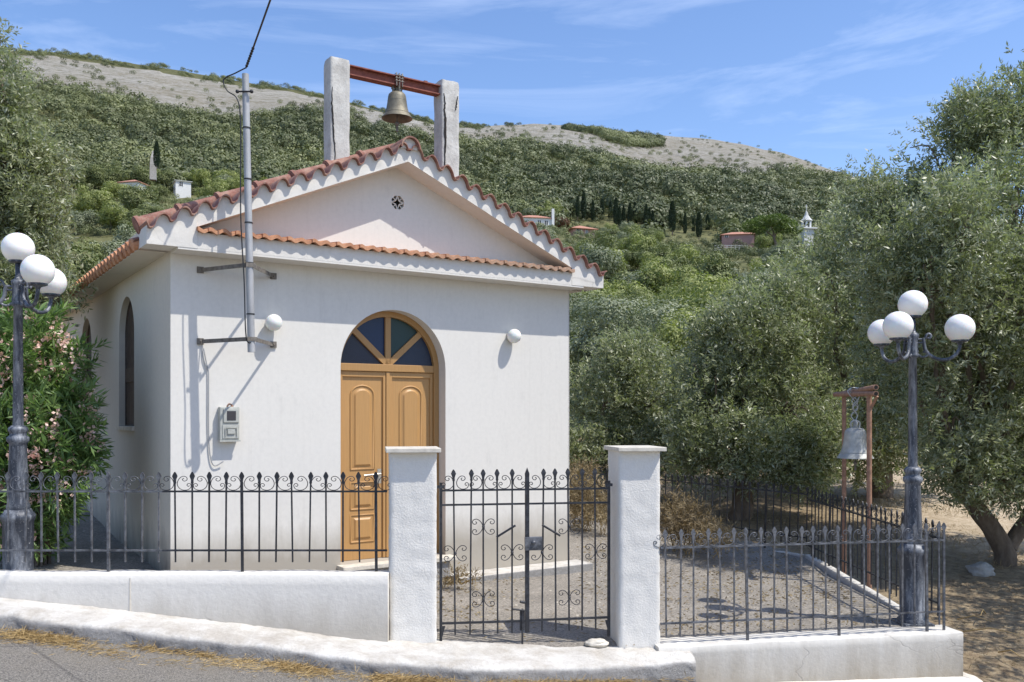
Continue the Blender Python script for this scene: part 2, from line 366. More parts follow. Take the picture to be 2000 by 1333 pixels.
M['rusty_leaf'] = leafmat('red_brown_leaves', (0.12, 0.06, 0.035), (0.24, 0.14, 0.08), trans=0.2)
M['scrub'] = leafmat('hillside_wood_leaves', (0.070, 0.084, 0.037), (0.285, 0.30, 0.125), trans=0.12, isl=0.10, tatt=True)
M['straw'] = leafmat('dry_straw', (0.30, 0.20, 0.08), (0.62, 0.46, 0.22), trans=0.2, rough=0.7, tint=(1, .9, .6))
M['drygrass'] = leafmat('dry_grass_blades', (0.17, 0.125, 0.07), (0.42, 0.34, 0.20), trans=0.2, rough=0.8, tint=(1, .9, .6))
M['weed'] = leafmat('dry_weed_leaves', (0.15, 0.11, 0.06), (0.40, 0.32, 0.19), trans=0.25, rough=0.8, tint=(1, .9, .5))

# ground: dry soil near, green under the woods, pale rock on the tops
m = Mat('hillside_ground'); rock = m.attr('rock'); green = m.attr('green'); sand = m.attr('sand')
n_f = m.noise(9, 7, 0.75); n_m = m.noise(0.9, 6, 0.6)
soil = m.ramp(n_f, [(0.3, (0.13, 0.095, 0.06)), (0.5, (0.27, 0.205, 0.13)), (0.72, (0.42, 0.34, 0.22))])
sandc = m.ramp(n_f, [(0.3, (0.34, 0.26, 0.17)), (0.7, (0.60, 0.50, 0.37))])
soil = m.mix(sand, soil, sandc)
gr = m.ramp(m.noise(0.25, 6, 0.7), [(0.3, (0.06, 0.07, 0.03)), (0.7, (0.20, 0.19, 0.09))])
r1 = m.noise(0.11, 9, 0.8, m.mapping((1, 1, 2.6))); r2 = m.noise(0.012, 5, 0.6)
stn = m.ramp(m.vor(0.42, 'F1', m.mapping((1, 1, 2.5))), [(0.15, 1.0), (0.45, 0.0)])
rk = m.ramp(r1, [(0.35, (0.20, 0.20, 0.13)), (0.47, (0.42, 0.385, 0.30)), (0.58, (0.62, 0.585, 0.51))])
rk = m.mix(m.ramp(r2, [(0.4, 0.0), (0.6, 0.35)]), rk, (0.34, 0.28, 0.18))
rk = m.mix(m.math('MULTIPLY', stn, m.ramp(m.noise(0.03, 6, 0.7), [(0.4, 0.15), (0.6, 1.0)])), rk, (0.68, 0.65, 0.60))
c = m.mix(green, soil, gr)
rm = m.ramp(m.math('ADD', rock, m.math('MULTIPLY', m.math('SUBTRACT', m.noise(0.03, 6, 0.7), 0.5), 0.7)), [(0.42, 0.0), (0.58, 1.0)])
c = m.mix(rm, c, rk)
m.set(Base_Color=c, Roughness=0.97, Specular_IOR_Level=0.1)
hb = m.math('ADD', m.math('MULTIPLY', n_f, 0.04), m.math('MULTIPLY', m.math('MULTIPLY', r1, rock), 14.0))
m.bump(hb, 0.8, 1.0); M['ground'] = m.m

# ------------------------------------------------------------------ terrain
def yardz(X, Y):
    return float(np.interp(X, [-6, -3.9, -1, 0, 1, 3.8], [-1.50, -1.53, -1.83, -1.885, -1.925, -1.93])) + 0.010 * (min(max(Y, 6.5), 12.5) - 7.5) + 0.07 * (min(max(Y, 10.6), 13) - 10.6)
XS = [-600, 0, 100, 200, 300, 400, 480, 560, 630, 750, 850, 930, 1040, 1180, 1300, 1450, 1530, 1600, 1680, 2000, 2600]
SKY = [60, 98, 101, 118, 128, 146, 160, 171, 186, 216, 240, 248, 243, 252, 263, 281, 300, 325, 350, 440, 520]
TRE = [130, 165, 172, 192, 216, 240, 248, 238, 232, 248, 272, 282, 288, 305, 337, 341, 342, 348, 362, 450, 530]
ROWY = [60, 120, 180, 260, 350]
ROWL = {60: (700, 705, 715, 730, 745, 755, 762, 775), 120: (560, 560, 570, 590, 605, 622, 640, 665), 180: (455, 458, 470, 505, 525, 542, 560, 600),
        260: (365, 370, 385, 430, 455, 470, 486, 540), 350: (290, 296, 320, 360, 385, 400, 432, 490)}
RX = [-600, 100, 500, 900, 1150, 1350, 1600, 2000]
def near_z(X, Y):
    zy = yardz(X, Y) - 0.07
    if X > 3.6:
        b = -2.36 + 0.085 * (Y - 8)
        b = min(b, -1.6)
        w = min(1, (X - 3.6) / 0.35); zy = zy*(1-w) + b*w
    if Y < 7.4:
        rz = roadz(X) - 0.06
        w = min(1, max(0, (7.4 - Y) / 0.3)); zy = zy*(1-w) + min(rz, zy)*w
    if X > 1.1:
        fl = 7.50 + (X-1.234)*0.185; w = min(1, max(0, (fl + 0.25 - Y) / 0.2))
        zy = zy*(1-w) + min(zy, -2.30 - 0.03*(X-1.5) - 0.02*max(0, 7-Y))*w
    return zy
def roadz(X): return float(np.interp(X, [-30, -8, -3.75, -1.05, 0.4, 1.5, 4, 9, 30], [-0.4, -1.12, -1.59, -1.905, -2.045, -2.12, -2.33, -2.6, -3.2]))
def terr(X, Y):
    r = math.hypot(X, Y); ph = math.atan2(X, Y)
    pc = max(-R(42), min(R(42), ph)); x = HX + F * math.tan(pc); Yp = r * math.cos(pc)
    nz_ = near_z(X, Y)
    if r < 15: return nz_
    ys = [15.0, 26.0] + [float(a) for a in ROWY] + [480.0, 850.0, 1150.0, 2600.0]
    z15 = -1.66 if X > 0 else -1.5
    zs = [z15, -0.9 + (1.2 if x < 700 else 0)]
    for a in ROWY: zs.append((HY - float(np.interp(x, RX, ROWL[a]))) / F * a)
    zt = (HY - float(np.interp(x, XS, TRE))) / F * 480; zk = (HY - float(np.interp(x, XS, SKY))) / F * 850
    zs += [zt, zk, zk * 0.93, zk * 0.3]
    z = float(np.interp(Yp, ys, zs))
    if Yp > 40:
        a = min(1, (Yp - 40) / 200)
        z += a * (mnoise.noise(Vector((X*0.012, Y*0.012, 3))) * 5.0 + mnoise.noise(Vector((X*0.045, Y*0.045, 9))) * 2.0) * (0.35 if Yp > 700 else 1)
    w = 1.0
    if abs(ph) > R(42): w = max(0.0, 1 - (abs(ph) - R(42)) / R(40))
    z = z*w + (1-w)*nz_*1.0
    k = min(1, (r - 15) / 5)
    return z*k + nz_*(1-k)

def build_terrain():
    ph = np.concatenate([np.linspace(-180, -46, 34), np.linspace(-44, 44, 441), np.linspace(46, 180, 34)[:-1]])
    rr = np.concatenate([np.linspace(1, 22, 75), np.geomspace(22.6, 2600, 230)])
    V = []; rock = []; green = []; sand = []
    for a in ph:
        x = HX + F*math.tan(max(-R(42), min(R(42), R(a))))
        sky_y = np.interp(x, XS, SKY); tre_y = np.interp(x, XS, TRE)
        for r in rr:
            X = r*math.sin(R(a)); Y = r*math.cos(R(a)); z = terr(X, Y); V.append((X, Y, z))
            Yp = r*math.cos(max(-R(42), min(R(42), R(a))))
            rk = min(1, max(0, (Yp - 455) / 50.0)); gn = min(1, max(0, (Yp - 24) / 14.0))
            if rk > 0 and x < 900:
                q = (Yp - 480) / 370.0
                if q > 0.80: rk *= 0.30
            if 240 < Yp < 262 and 240 < x < 330: gn = 0.2
            rock.append(rk); green.append(gn)
            sand.append(min(1, max(0, (X - 5.5) / 2.0)) * min(1, max(0, (Y - 11.5) / 1.5)) if Y < 24 else 0)
    na, nr = len(ph), len(rr)
    q = []
    for i in range(na):
        j = (i+1) % na
        for k in range(nr-1): q.append((i*nr+k, i*nr+k+1, j*nr+k+1, j*nr+k))
    # centre cap
    o = np_mesh('ground', V, [tuple(reversed(f)) for f in q], M['ground'], smooth=True, attrs={'rock': rock, 'green': green, 'sand': sand})
    tag(o, 'dry slope of soil, woods and bare rock rising behind the chapel', 'ground', kind='structure')
build_terrain()

# road: one sloping asphalt sheet
v = []; xs = np.linspace(-30, 30, 61); ysr = [-12, -6, 0, 4, 5.5, 6.2, 6.9]
for X in xs:
    for Y in ysr: v.append((X, Y, roadz(X)))
q = [(i*7+k, i*7+7+k, i*7+8+k, i*7+k+1) for i in range(60) for k in range(6)]
o = np_mesh('road', v, q, M['asphalt']); tag(o, 'weathered grey asphalt road in front of the low wall', 'road', kind='structure')

# yard surface
v = []; nx = 60; ny = 50
for i in range(nx+1):
    for j in range(ny+1):
        X = -6.5 + (3.80+6.5)*i/nx
        ys_ = 7.14 + max(0, X+0.95)*0.156 if X < 1.06 else 7.62 + (X-1.234)*0.185
        Y = ys_ + (16.0-ys_)*j/ny
        v.append((X, Y, yardz(X, Y) - (0.08 if j == 0 and X > -0.95 else 0) + 0.006*mnoise.noise(Vector((X*2, Y*2, 0)))))
q = [(i*(ny+1)+j, (i+1)*(ny+1)+j, (i+1)*(ny+1)+j+1, i*(ny+1)+j+1) for i in range(nx) for j in range(ny)
     if not (v[i*(ny+1)+j][0] > 3.78 - 0.75*(v[i*(ny+1)+j][1]-11.5) and v[i*(ny+1)+j][1] > 11.5)]
o = np_mesh('yard', v, q, M['yard'], smooth=True); tag(o, 'rough broomed concrete yard inside the fence', 'yard', kind='structure')

# kerb: swept profile with a rough rounded nose
def kerb():
    st = [(-9, 6.74, -1.02), (-6, 6.72, -1.27), (-3.75, 6.66, -1.464), (-3.0, 6.645, -1.55), (-1.77, 6.63, -1.69), (-1.05, 6.60, -1.785), (-0.3, 6.66, -1.862), (0.387, 6.86, -1.915), (0.9, 7.02, -1.935), (1.47, 7.24, -1.96)]
    X = [a[0] for a in st]; n = 330; V = []; prof_n = 14
    for i in range(n+1):
        x = -9 + 10.47*i/n; y = np.interp(x, X, [a[1] for a in st]); z = np.interp(x, X, [a[2] for a in st])
        wj = 0.03*mnoise.noise(Vector((x*2.3, 0, 0))) + 0.012*mnoise.noise(Vector((x*9, 5, 0)))
        yb = 7.24 if x < -0.95 else 7.24 + (x+0.95)*0.156 + 0.12
        dy = y + wj
        rz = roadz(x) - 0.05
        prof = [(yb, z-0.01), (yb-0.15, z), (dy+0.22, z), (dy+0.13, z), (dy+0.06, z-0.004), (dy+0.025, z-0.015), (dy+0.004, z-0.035), (dy, z-0.06), (dy+0.002, z-0.09), (dy-0.004, z-0.12), (dy, z-0.15), (dy+0.01, rz), (dy+0.2, rz-0.1), (yb, rz-0.1)]
        for k, (a, b) in enumerate(prof):
            nn = mnoise.noise(Vector((x*7, a*9, b*9))) * 0.012 + mnoise.noise(Vector((x*22, a*30, b*30)))*0.008 + mnoise.noise(Vector((x*2.1, a*3, b*3)))*0.012
            V.append((x, a + (nn if k > 2 and k < 11 else 0), b + (nn if k > 0 and k < 11 else 0)))
    q = [(i*prof_n+k, i*prof_n+k+1, (i+1)*prof_n+k+1, (i+1)*prof_n+k) for i in range(n) for k in range(prof_n-1)]
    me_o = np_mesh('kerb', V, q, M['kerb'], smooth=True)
    me = me_o.data; bm = bmesh.new(); bm.from_mesh(me); bm.verts.ensure_lookup_table()
    for base in (0, n*prof_n): bm.faces.new([bm.verts[base+k] for k in range(prof_n)])
    bmesh.ops.recalc_face_normals(bm, faces=bm.faces[:]); bm.to_mesh(me); bm.free()
    tag(me_o, 'crumbling whitewashed kerb stepping along the road below the wall', 'kerb', kind='structure')
kerb()

# ------------------------------------------------------------------ low walls
def rough_slab(name, p0, p1, th, z0a, z0b, z1a, z1b, mat, label, cat, amp=0.006, nx=90):
    """wall between two ground points, front face on the line, thickness going back"""
    p0 = Vector(p0); p1 = Vector(p1); d = (p1-p0); Lg = d.length; d.normalize(); nb = Vector((-d.y, d.x))
    V = []; nz_ = 8
    t = thing(name, label, cat, (p0.x, p0.y, z0a), math.atan2(d.y, d.x))
    ring = []
    prof = [(0, 0.0)] + [(0, k/nz_) for k in range(1, nz_)] + [(0, 0.985), (0.012, 1.0)] + [(th*0.5, 1.0), (th-0.012, 1.0), (th, 0.985), (th, 0.0)]
    for i in range(nx+1):
        f = i/nx; zb = z0a + (z0b-z0a)*f - z0a; zt = z1a + (z1b-z1a)*f - z0a
        for (dy, fz) in prof:
            z = zb + (zt-zb)*fz; x = Lg*f
            nn = mnoise.noise(Vector((x*3+p0.x*7, dy*5, z*3)))*amp + mnoise.noise(Vector((x*14, dy*14, z*14)))*amp*0.4
            V.append((x, dy + nn, z + nn*(1 if fz > 0.9 else 0)))
    m_ = len(prof)
    q = [(i*m_+k, (i+1)*m_+k, (i+1)*m_+(k+1) % m_, i*m_+(k+1) % m_) for i in range(nx) for k in range(m_)]
    mb = MB(); mb.add(V, q, True); mb.add([V[k] for k in range(m_)], [tuple(range(m_))]); mb.add([V[nx*m_+k] for k in range(m_)], [tuple(range(m_))[::-1]])
    o = mb.build('wall', mat, t)
    return t
WT = -1.262
wl = rough_slab('boundary_wall', (-7.5, 7.13), (-0.975, 7.13), 0.20, -1.75, -2.0, WT, WT, M['lowwall'], 'long whitewashed low wall under the left fence, cracked plaster', 'low wall')
MB().box(2.02, 2.035, -0.006, 0.004, 0.25, 0.475).box(4.5, 4.508, -0.004, 0.004, 0.2, 0.46).build('joint', M['stone'], wl)
gd = Vector((0.988, 0.156)); gn = Vector((-0.156, 0.988))        # gate direction and its back normal
fd = Vector((0.983, 0.182)); fn = Vector((-0.182, 0.983))        # right fence direction
P0 = Vector((-0.969, 7.2))                                       # front left corner of left pillar
FR0 = Vector((1.234, 7.55)); CR = FR0 + fd*2.623                 # right fence ends
a = FR0 - fn*0.10 - fd*0.05; b_ = CR - fn*0.10 + fd*0.12
wr = rough_slab('boundary_wall', a, b_, 0.30, -2.45, -2.5, -1.917, -1.915, M['lowwall2'], 'short stained concrete wall under the right fence, ending at the corner', 'low wall')
a2 = a - fn*0.28 + fd*0.32; b2 = b_ - fn*0.26 + fd*0.0
rough_slab('wall_footing', a2, b2, 0.30, -2.7, -2.75, -2.245, -2.30, M['lowwall'], 'pale concrete footing ledge below the right wall', 'footing', amp=0.01)
# low kerb carrying the side fence
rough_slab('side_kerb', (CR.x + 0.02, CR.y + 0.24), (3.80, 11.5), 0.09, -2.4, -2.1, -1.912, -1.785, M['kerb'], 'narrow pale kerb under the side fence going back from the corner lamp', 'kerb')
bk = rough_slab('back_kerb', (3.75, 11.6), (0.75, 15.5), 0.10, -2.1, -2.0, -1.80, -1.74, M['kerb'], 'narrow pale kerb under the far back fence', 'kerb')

# ------------------------------------------------------------------ gate pillars
def pillar(t0, w, zbase, ztop, label, seed):
    c = P0 + gd*t0
    t = thing('gate_pillar', label, 'pillar', (c.x, c.y, zbase), math.atan2(gd.y, gd.x), 'whitewashed gate pillars')
    h = ztop - zbase; n = 12; nzz = 50; V = []
    ring = [(0, 0), (w, 0), (w, 0.37), (0, 0.37)]
    pts = []
    for e in range(4):
        a_ = Vector(ring[e]); b__ = Vector(ring[(e+1) % 4]); dd = (b__-a_).normalized()
        q0 = a_ + dd*0.012; q1 = b__ - dd*0.012
        for k in range(n+1): pts.append(q0.lerp(q1, k/n))
    m_ = len(pts); ctr = Vector((w/2, 0.185))
    for i in range(nzz+1):
        z = h*i/nzz
        for p in pts:
            nn = mnoise.noise(Vector((p.x*11+seed, p.y*11, z*11)))*0.006 + mnoise.noise(Vector((p.x*30+seed, p.y*30, z*30)))*0.004
            o_ = (p-ctr).normalized()
            V.append((p.x + o_.x*nn, p.y + o_.y*nn, z))
    q = [(i*m_+k, i*m_+(k+1) % m_, (i+1)*m_+(k+1) % m_, (i+1)*m_+k) for i in range(nzz) for k in range(m_)]
    MB().add(V, q, True).build('shaft', M['pillar'], t)
    MB().box(-0.03, w+0.03, -0.075, 0.40, h+0.002, h+0.036, b=0.005).build('cap', M['stone'], t)
    return t
pillar(0.0, 0.372, -2.02, -0.312, 'left gate pillar beside the ochre door, rough whitewash with thin stone cap', 1)
pillar(1.878, 0.35, -2.08, -0.314, 'right gate pillar, rough whitewash with thin stone cap, next to the yard', 5)

# ------------------------------------------------------------------ ironwork
def spear_mesh(h, w=0.012, name='picket', flat=True):
    mb = MB()
    mb.box(-w/2, w/2, -w/2, w/2, 0, h-0.085)
    # flat spear head: waist, shoulders, point
    pr = [(0.006, h-0.10), (0.011, h-0.085), (0.009, h-0.075), (0.011, h-0.06), (0.021, h-0.034), (0.011, h-0.012), (0.003, h)]
    poly = [(x, z) for x, z in pr] + [(-x, z) for x, z in reversed(pr)]
    mb.prism(poly, -0.005, 0.005)
    return mb.mesh(name)
def scroll_mesh(d, r=0.0035):
    # two mirrored C scrolls hugging one picket above the rail, coordinates in picket spacings
    c = [(.50,.88),(.41,.82),(.45,.71),(.57,.68),(.69,.80),(.64,.97),(.46,1.03),(.28,.93),(.15,.72),(.10,.48),(.18,.22),(.38,.05),(.62,.02),(.84,.12),(.93,.32),(.88,.48),(.75,.50),(.68,.38),(.76,.29),(.83,.35)]
    mb = MB()
    for s in (1, -1): mb.tube(smooth_path([(s*x*d, 0, z*d) for x, z in c], 3), r, 5)
    return mb.mesh('scroll')
def butterfly_mesh(d, r=0.0035):
    u = [(.05,0),(.10,.20),(.24,.40),(.45,.53),(.66,.50),(.77,.36),(.70,.21),(.55,.19),(.47,.29),(.55,.37)]
    c = [(x, -z) for x, z in reversed(u)] + u[1:]
    mb = MB()
    for s in (1, -1): mb.tube(smooth_path([(s*x*d, 0, z*d) for x, z in c], 3), r, 5)
    mb.sphere((0, 0, 0), 0.013, 10, 6)
    return mb.mesh('scroll_ornament')

def bar(x0, x1, z, hh=0.014, dd=0.022, z2=None):
    z2 = z if z2 is None else z2
    mb = MB(); v = [(x0,-dd/2,z-hh/2),(x1,-dd/2,z2-hh/2),(x1,dd/2,z2-hh/2),(x0,dd/2,z-hh/2),(x0,-dd/2,z+hh/2),(x1,-dd/2,z2+hh/2),(x1,dd/2,z2+hh/2),(x0,dd/2,z+hh/2)]
    return mb.add(v, [(0,3,2,1),(4,5,6,7),(0,1,5,4),(1,2,6,5),(2,3,7,6),(3,0,4,7)])
def fence(label, p0, p1, base, ztop, zr1, zr2, zpb, d, mat, first=0.0, paled=None, post_every=8, post_phase=3, scrolls=True, group='black iron fences round the yard', slope=0.0):
    p0 = Vector(p0); p1 = Vector(p1); dv = p1-p0; Lg = dv.length
    t = thing('iron_fence', label, 'fence', (p0.x, p0.y, base), math.atan2(dv.y, dv.x), group)
    if slope: t.rotation_euler = (0, -math.atan2(slope, Lg), math.atan2(dv.y, dv.x))
    wx = paled if paled else 0.0  # up to here the paler colour stands for glare on the iron
    for z in (zr1, zr2):
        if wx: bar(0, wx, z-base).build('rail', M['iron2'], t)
        bar(wx, Lg, z-base).build('rail', mat, t)
    pk = spear_mesh(ztop-zpb, 0.012); post = spear_mesh(ztop-base+0.02, 0.02, 'post'); sc = scroll_mesh(d)
    for me in (pk, post, sc): me.materials.append(mat)
    ALT = {}
    if paled:
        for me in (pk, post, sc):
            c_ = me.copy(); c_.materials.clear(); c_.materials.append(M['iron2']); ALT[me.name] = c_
    n = int((Lg-first)/d) + 1
    for i in range(n):
        x = first + i*d
        if i % post_every == post_phase:
            o = link('post', post, None, t, (x, 0, -0.02))
        else:
            o = link('picket', pk, None, t, (x, 0, zpb-base))
        if paled and x < paled: o.data = ALT[o.data.name]
        o.rotation_euler = (random.uniform(-.012, .012), random.uniform(-.016, .016), random.uniform(-.15, .15))
        if scrolls and i % 2 == 0:
            s = link('scroll', ALT[sc.name] if paled and x < paled else sc, None, t, (x, 0, zr1-base+0.008)); s.scale = (1, 1, 0.82)
    return t
# front left, parallel to the picture: pickets land every 32.7 px
YF = 7.25; dL = 0.1335
fence('left front fence on the long low wall, spear tipped pickets with scrolls', (px(-209, 0, YF).x, YF), (px(756, 0, YF).x, YF), WT, -0.466, -0.622, -1.092, -1.186, dL, M['iron'], first=(px(16, 0, YF).x - px(-209, 0, YF).x) % dL, post_phase=4, paled=px(318, 0, YF).x-px(-209, 0, YF).x)
# corner fence, right of the gate
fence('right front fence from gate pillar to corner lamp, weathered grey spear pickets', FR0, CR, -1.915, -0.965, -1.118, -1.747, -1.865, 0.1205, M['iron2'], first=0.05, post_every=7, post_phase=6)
cp = thing('corner_post', 'thin iron corner post where the right fence turns back', 'fence post', (CR.x+0.005, CR.y+0.005, -1.915))
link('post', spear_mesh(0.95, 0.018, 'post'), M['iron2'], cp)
fence('side fence running back from the corner lamp, dark pickets seen edge on', (CR.x+0.01, CR.y+0.13), (3.75, 11.5), -1.915, -0.965, -1.118, -1.70, -1.82, 0.12, M['iron'], post_every=8, post_phase=6, slope=0.03)
fence('far back fence under the olive trees, black pickets', (3.74, 11.55), (0.75, 15.5), -1.80, -0.93, -1.03, -1.58, -1.68, 0.128, M['iron'], post_every=12, post_phase=5, slope=0.08)

# gate leaves
GO = P0 + gn*0.10
def gt(x, z=0):      # distance along gate line of a photo column
    k = (x - HX)/F
    return (k*GO.y - GO.x) / (gd.x - k*gd.y)
def gate_leaf(label, xs_, posts, scr, handle, zb_l, zb_r, latch):
    xa, xb = gt(xs_[0]), gt(xs_[-1]); o0 = GO + gd*xa
    base = -1.86
    t = thing('gate_leaf', label, 'gate', (o0.x, o0.y, base), math.atan2(gd.y, gd.x), 'double iron gate')
    zt = -0.455; r1, r2 = -0.625, -0.742
    L_ = xb - xa; d = L_/(len(xs_)-1)
    for z in (r1, r2): bar(0, L_, z-base, 0.015, 0.02).build('rail', M['iron'], t)
    bar(0, L_, zb_l-base, 0.017, 0.02, zb_r-base).build('rail', M['iron'], t)
    pk = spear_mesh(zt-(-1.80)-0.0, 0.0125); pk.materials.append(M['iron'])
    stm = MB().box(-0.011, 0.011, -0.011, 0.011, 0.0, (-0.56)-base).mesh('stile'); stm.materials.append(M['iron'])
    bf = butterfly_mesh(d); bf.materials.append(M['iron'])
    for i, x in enumerate(xs_):
        lx = gt(x)-xa
        if i == (0 if posts == 'L' else len(xs_)-1):
            link('stile', stm, None, t, (lx, 0, 0))
            hg = MB().prism([(0, 0.0), (0.0 + (0.035 if posts == 'L' else -0.035), 0.13), (0.0, 0.13)] if posts == 'L' else [(0, 0.0), (0, 0.13), (-0.035, 0.13)], -0.004, 0.004)
            hg.build('gusset', M['iron'], t, (lx, -0.012, zb_l-base-0.15 if posts == 'L' else zb_r-base-0.15))
            MB().box(-0.03, 0.03, -0.012, 0.012, -0.012, 0.012).tube([(0, 0, -.03), (0, 0, .03)], 0.012, 8).build('hinge', M['iron'], t, (lx, 0.0, r1-base+0.03))
        elif i == (len(xs_)-1 if posts == 'L' else 0):
            if posts == 'L': continue
            mb = MB().box(-0.017, 0.017, -0.012, 0.012, 0.06, zt-base-0.07)
            mb.prism([(-0.017, zt-base-0.07), (0.017, zt-base-0.07), (0.019, zt-base-0.04), (0.0, zt-base+0.01), (-0.019, zt-base-0.04)], -0.006, 0.006)
            mb.build('meeting_stile', M['iron'], t, (lx, 0, 0))
        else:
            o = link('picket', pk, None, t, (lx, 0, -1.80-base)); o.rotation_euler = (0, random.uniform(-.012, .012), 0)
    sc = scroll_mesh(d, 0.0037); sc.materials.append(M['iron'])
    for i in (1, 3, 5):
        j = i if posts == 'L' else i
        if j < len(xs_)-1 or posts == 'R':
            s = link('scroll', sc, None, t, (gt(xs_[j])-xa, 0, r1-base+0.008)); s.scale = (1, 1, 0.9)
    for (i, z) in scr: link('scroll_ornament', bf, None, t, (gt(xs_[i])-xa, -0.008, z-base))
    (x0, z0), (x1, z1) = handle
    MB().tube([(gt(x0)-xa, -0.022, z0-base), (gt(x1)-xa, -0.022, z1-base)], 0.009, 8).build('handle', M['iron'], t)
    if latch:
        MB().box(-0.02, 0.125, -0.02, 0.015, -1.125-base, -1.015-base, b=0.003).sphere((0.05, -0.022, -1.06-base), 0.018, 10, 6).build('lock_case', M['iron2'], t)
    else:
        MB().tube([(L_-0.04, -0.018, -1.60-base), (L_-0.04, -0.018, -1.95-base)], 0.008, 8).box(L_-0.06, L_-0.02, -0.015, 0.0, -1.78-base, -1.62-base).tube([(L_-0.12, -0.025, -1.60-base), (L_-0.02, -0.02, -1.615-base)], 0.008, 6).tube([(L_-0.06, -0.03, -1.54-base), (L_-0.02, -0.02, -1.55-base)], 0.012, 6).build('drop_bolt', M['iron'], t)
    return t
def gz(x, y): return (HY-y)/F*(GO + gd*gt(x)).y
gate_leaf('left gate leaf hung on the left pillar, with a drop bolt', [861, 889, 918, 944, 972, 1000, 1029], 'L',
          [(1, gz(889, 1081)), (3, gz(944, 1029)), (3, gz(944, 1170)), (5, gz(1000, 1079))], ((969, gz(969, 1049)), (1006, gz(1006, 1026))), gz(861, 1218), gz(1029, 1213), False)
gate_leaf('right gate leaf hung on the right pillar, with lock case and thick stile', [1029.5, 1058.5, 1085.6, 1111.7, 1137, 1163.5, 1189], 'R',
          [(1, gz(1058, 1079)), (3, gz(1111, 1028)), (3, gz(1111, 1167)), (5, gz(1163, 1077))], ((1058, gz(1058, 1025)), (1093, gz(1093, 1046))), gz(1029, 1212), gz(1189, 1206), True)

# ------------------------------------------------------------------ street lamps
def street_lamp(label, X, Y, zb, a0):
    t = thing('street_lamp', label, 'street lamp', (X, Y, zb), 0, 'four globe street lamps')
    mat = M['lamp_iron']
    MB().box(-0.14, 0.14, -0.14, 0.14, -0.10, 0.02, b=0.006).lathe([(0.135, 0.02), (0.135, 0.04), (0.115, 0.06), (0.12, 0.62), (0.132, 0.65), (0.135, 0.68), (0.115, 0.70), (0.10, 0.73), (0.0, 0.73)], 20, flute=(0.05, 0.63)).build('base', mat, t)
    MB().lathe([(0.088, 0.73), (0.092, 0.76), (0.078, 0.79), (0.082, 0.83), (0.066, 1.26), (0.07, 1.28), (0.086, 1.30), (0.086, 1.33), (0.062, 1.35), (0.066, 1.37), (0.078, 1.39), (0.074, 1.41), (0.05, 1.43), (0.0, 1.43)], 24, flute=(0.83, 1.27)).build('column', mat, t)
    MB().lathe([(0.043, 1.42), (0.041, 1.46), (0.035, 2.42), (0.05, 2.43), (0.052, 2.45), (0.044, 2.46), (0.052, 2.48), (0.044, 2.50), (0.046, 2.60), (0.055, 2.62), (0.05, 2.64), (0.03, 2.655), (0.022, 2.68), (0.022, 2.79), (0.0, 2.79)], 20, flute=(1.5, 2.4)).build('pole', mat, t)
    def globe(parent_c, h):
        g = MB().sphere((0, 0, 0), 0.128, 32, 18, z0=-0.82).build('globe', M['globe'], t, (parent_c[0], parent_c[1], h))
        MB().lathe([(0.0, -0.125), (0.055, -0.125), (0.072, -0.118), (0.074, -0.103), (0.0, -0.100)], 20).build('collar', mat, g)
    globe((0, 0), 2.912)
    for k in range(3):
        a_ = a0 + k*2*math.pi/3; ca, sa = math.cos(a_), math.sin(a_)
        mb = MB()
        def P(r, z, s=0.0): return (r*ca - s*sa, r*sa + s*ca, z)
        mb.tube(smooth_path([P(.40, 2.55), P(.395, 2.50), P(.36, 2.44), P(.29, 2.405), P(.21, 2.41), P(.14, 2.45), P(.105, 2.50), P(.095, 2.56), P(.09, 2.60)], 4), [0.016]*33, 8)
        mb.tube(smooth_path([P(.04, 2.455), P(.08, 2.43), P(.12, 2.44), P(.13, 2.47), P(.11, 2.485), P(.09, 2.47)], 4), 0.011, 6)
        mb.tube(smooth_path([P(.04, 2.59), P(.08, 2.592), P(.105, 2.60), P(.115, 2.625), P(.135, 2.64), P(.155, 2.625), P(.145, 2.60), P(.125, 2.605)], 4), 0.012, 6)
        mb.tube([P(.04, 2.56), P(.11, 2.56)], 0.010, 6)
        mb.lathe([(0.0, 0), (0.018, 0.0), (0.022, 0.012), (0.05, 0.03), (0.0, 0.03)], 14, c=P(.40, 2.535))
        mb.build('arm', mat, t)
        globe((0.40*ca, 0.40*sa), 2.685)
    return t
street_lamp('right four globe street lamp standing on the corner of the right wall', 3.66, 8.30, -1.915, R(-11))
street_lamp('left four globe street lamp behind the left fence by the oleander', -4.13, 7.60, -1.53, R(-41))

# ------------------------------------------------------------------ the chapel (local x along facade, y back, z up)
CH = Vector((-3.194, 8.5, -1.70)); CA = math.atan2(.5522, .8337); BZ = 1.70
WD, LN, E, SO = 4.67, 7.3, 0.285, 0.27
SL = 0.43; MID = WD/2; API = 2.648; FZ = 1.518
ch = thing('chapel', 'small white chapel with ochre arched door and red tiled gable roof', 'chapel', CH, CA)
def B(mb, name, mat, parent=None): return mb.build(name, M[mat] if isinstance(mat, str) else mat, parent or ch, dz=BZ)

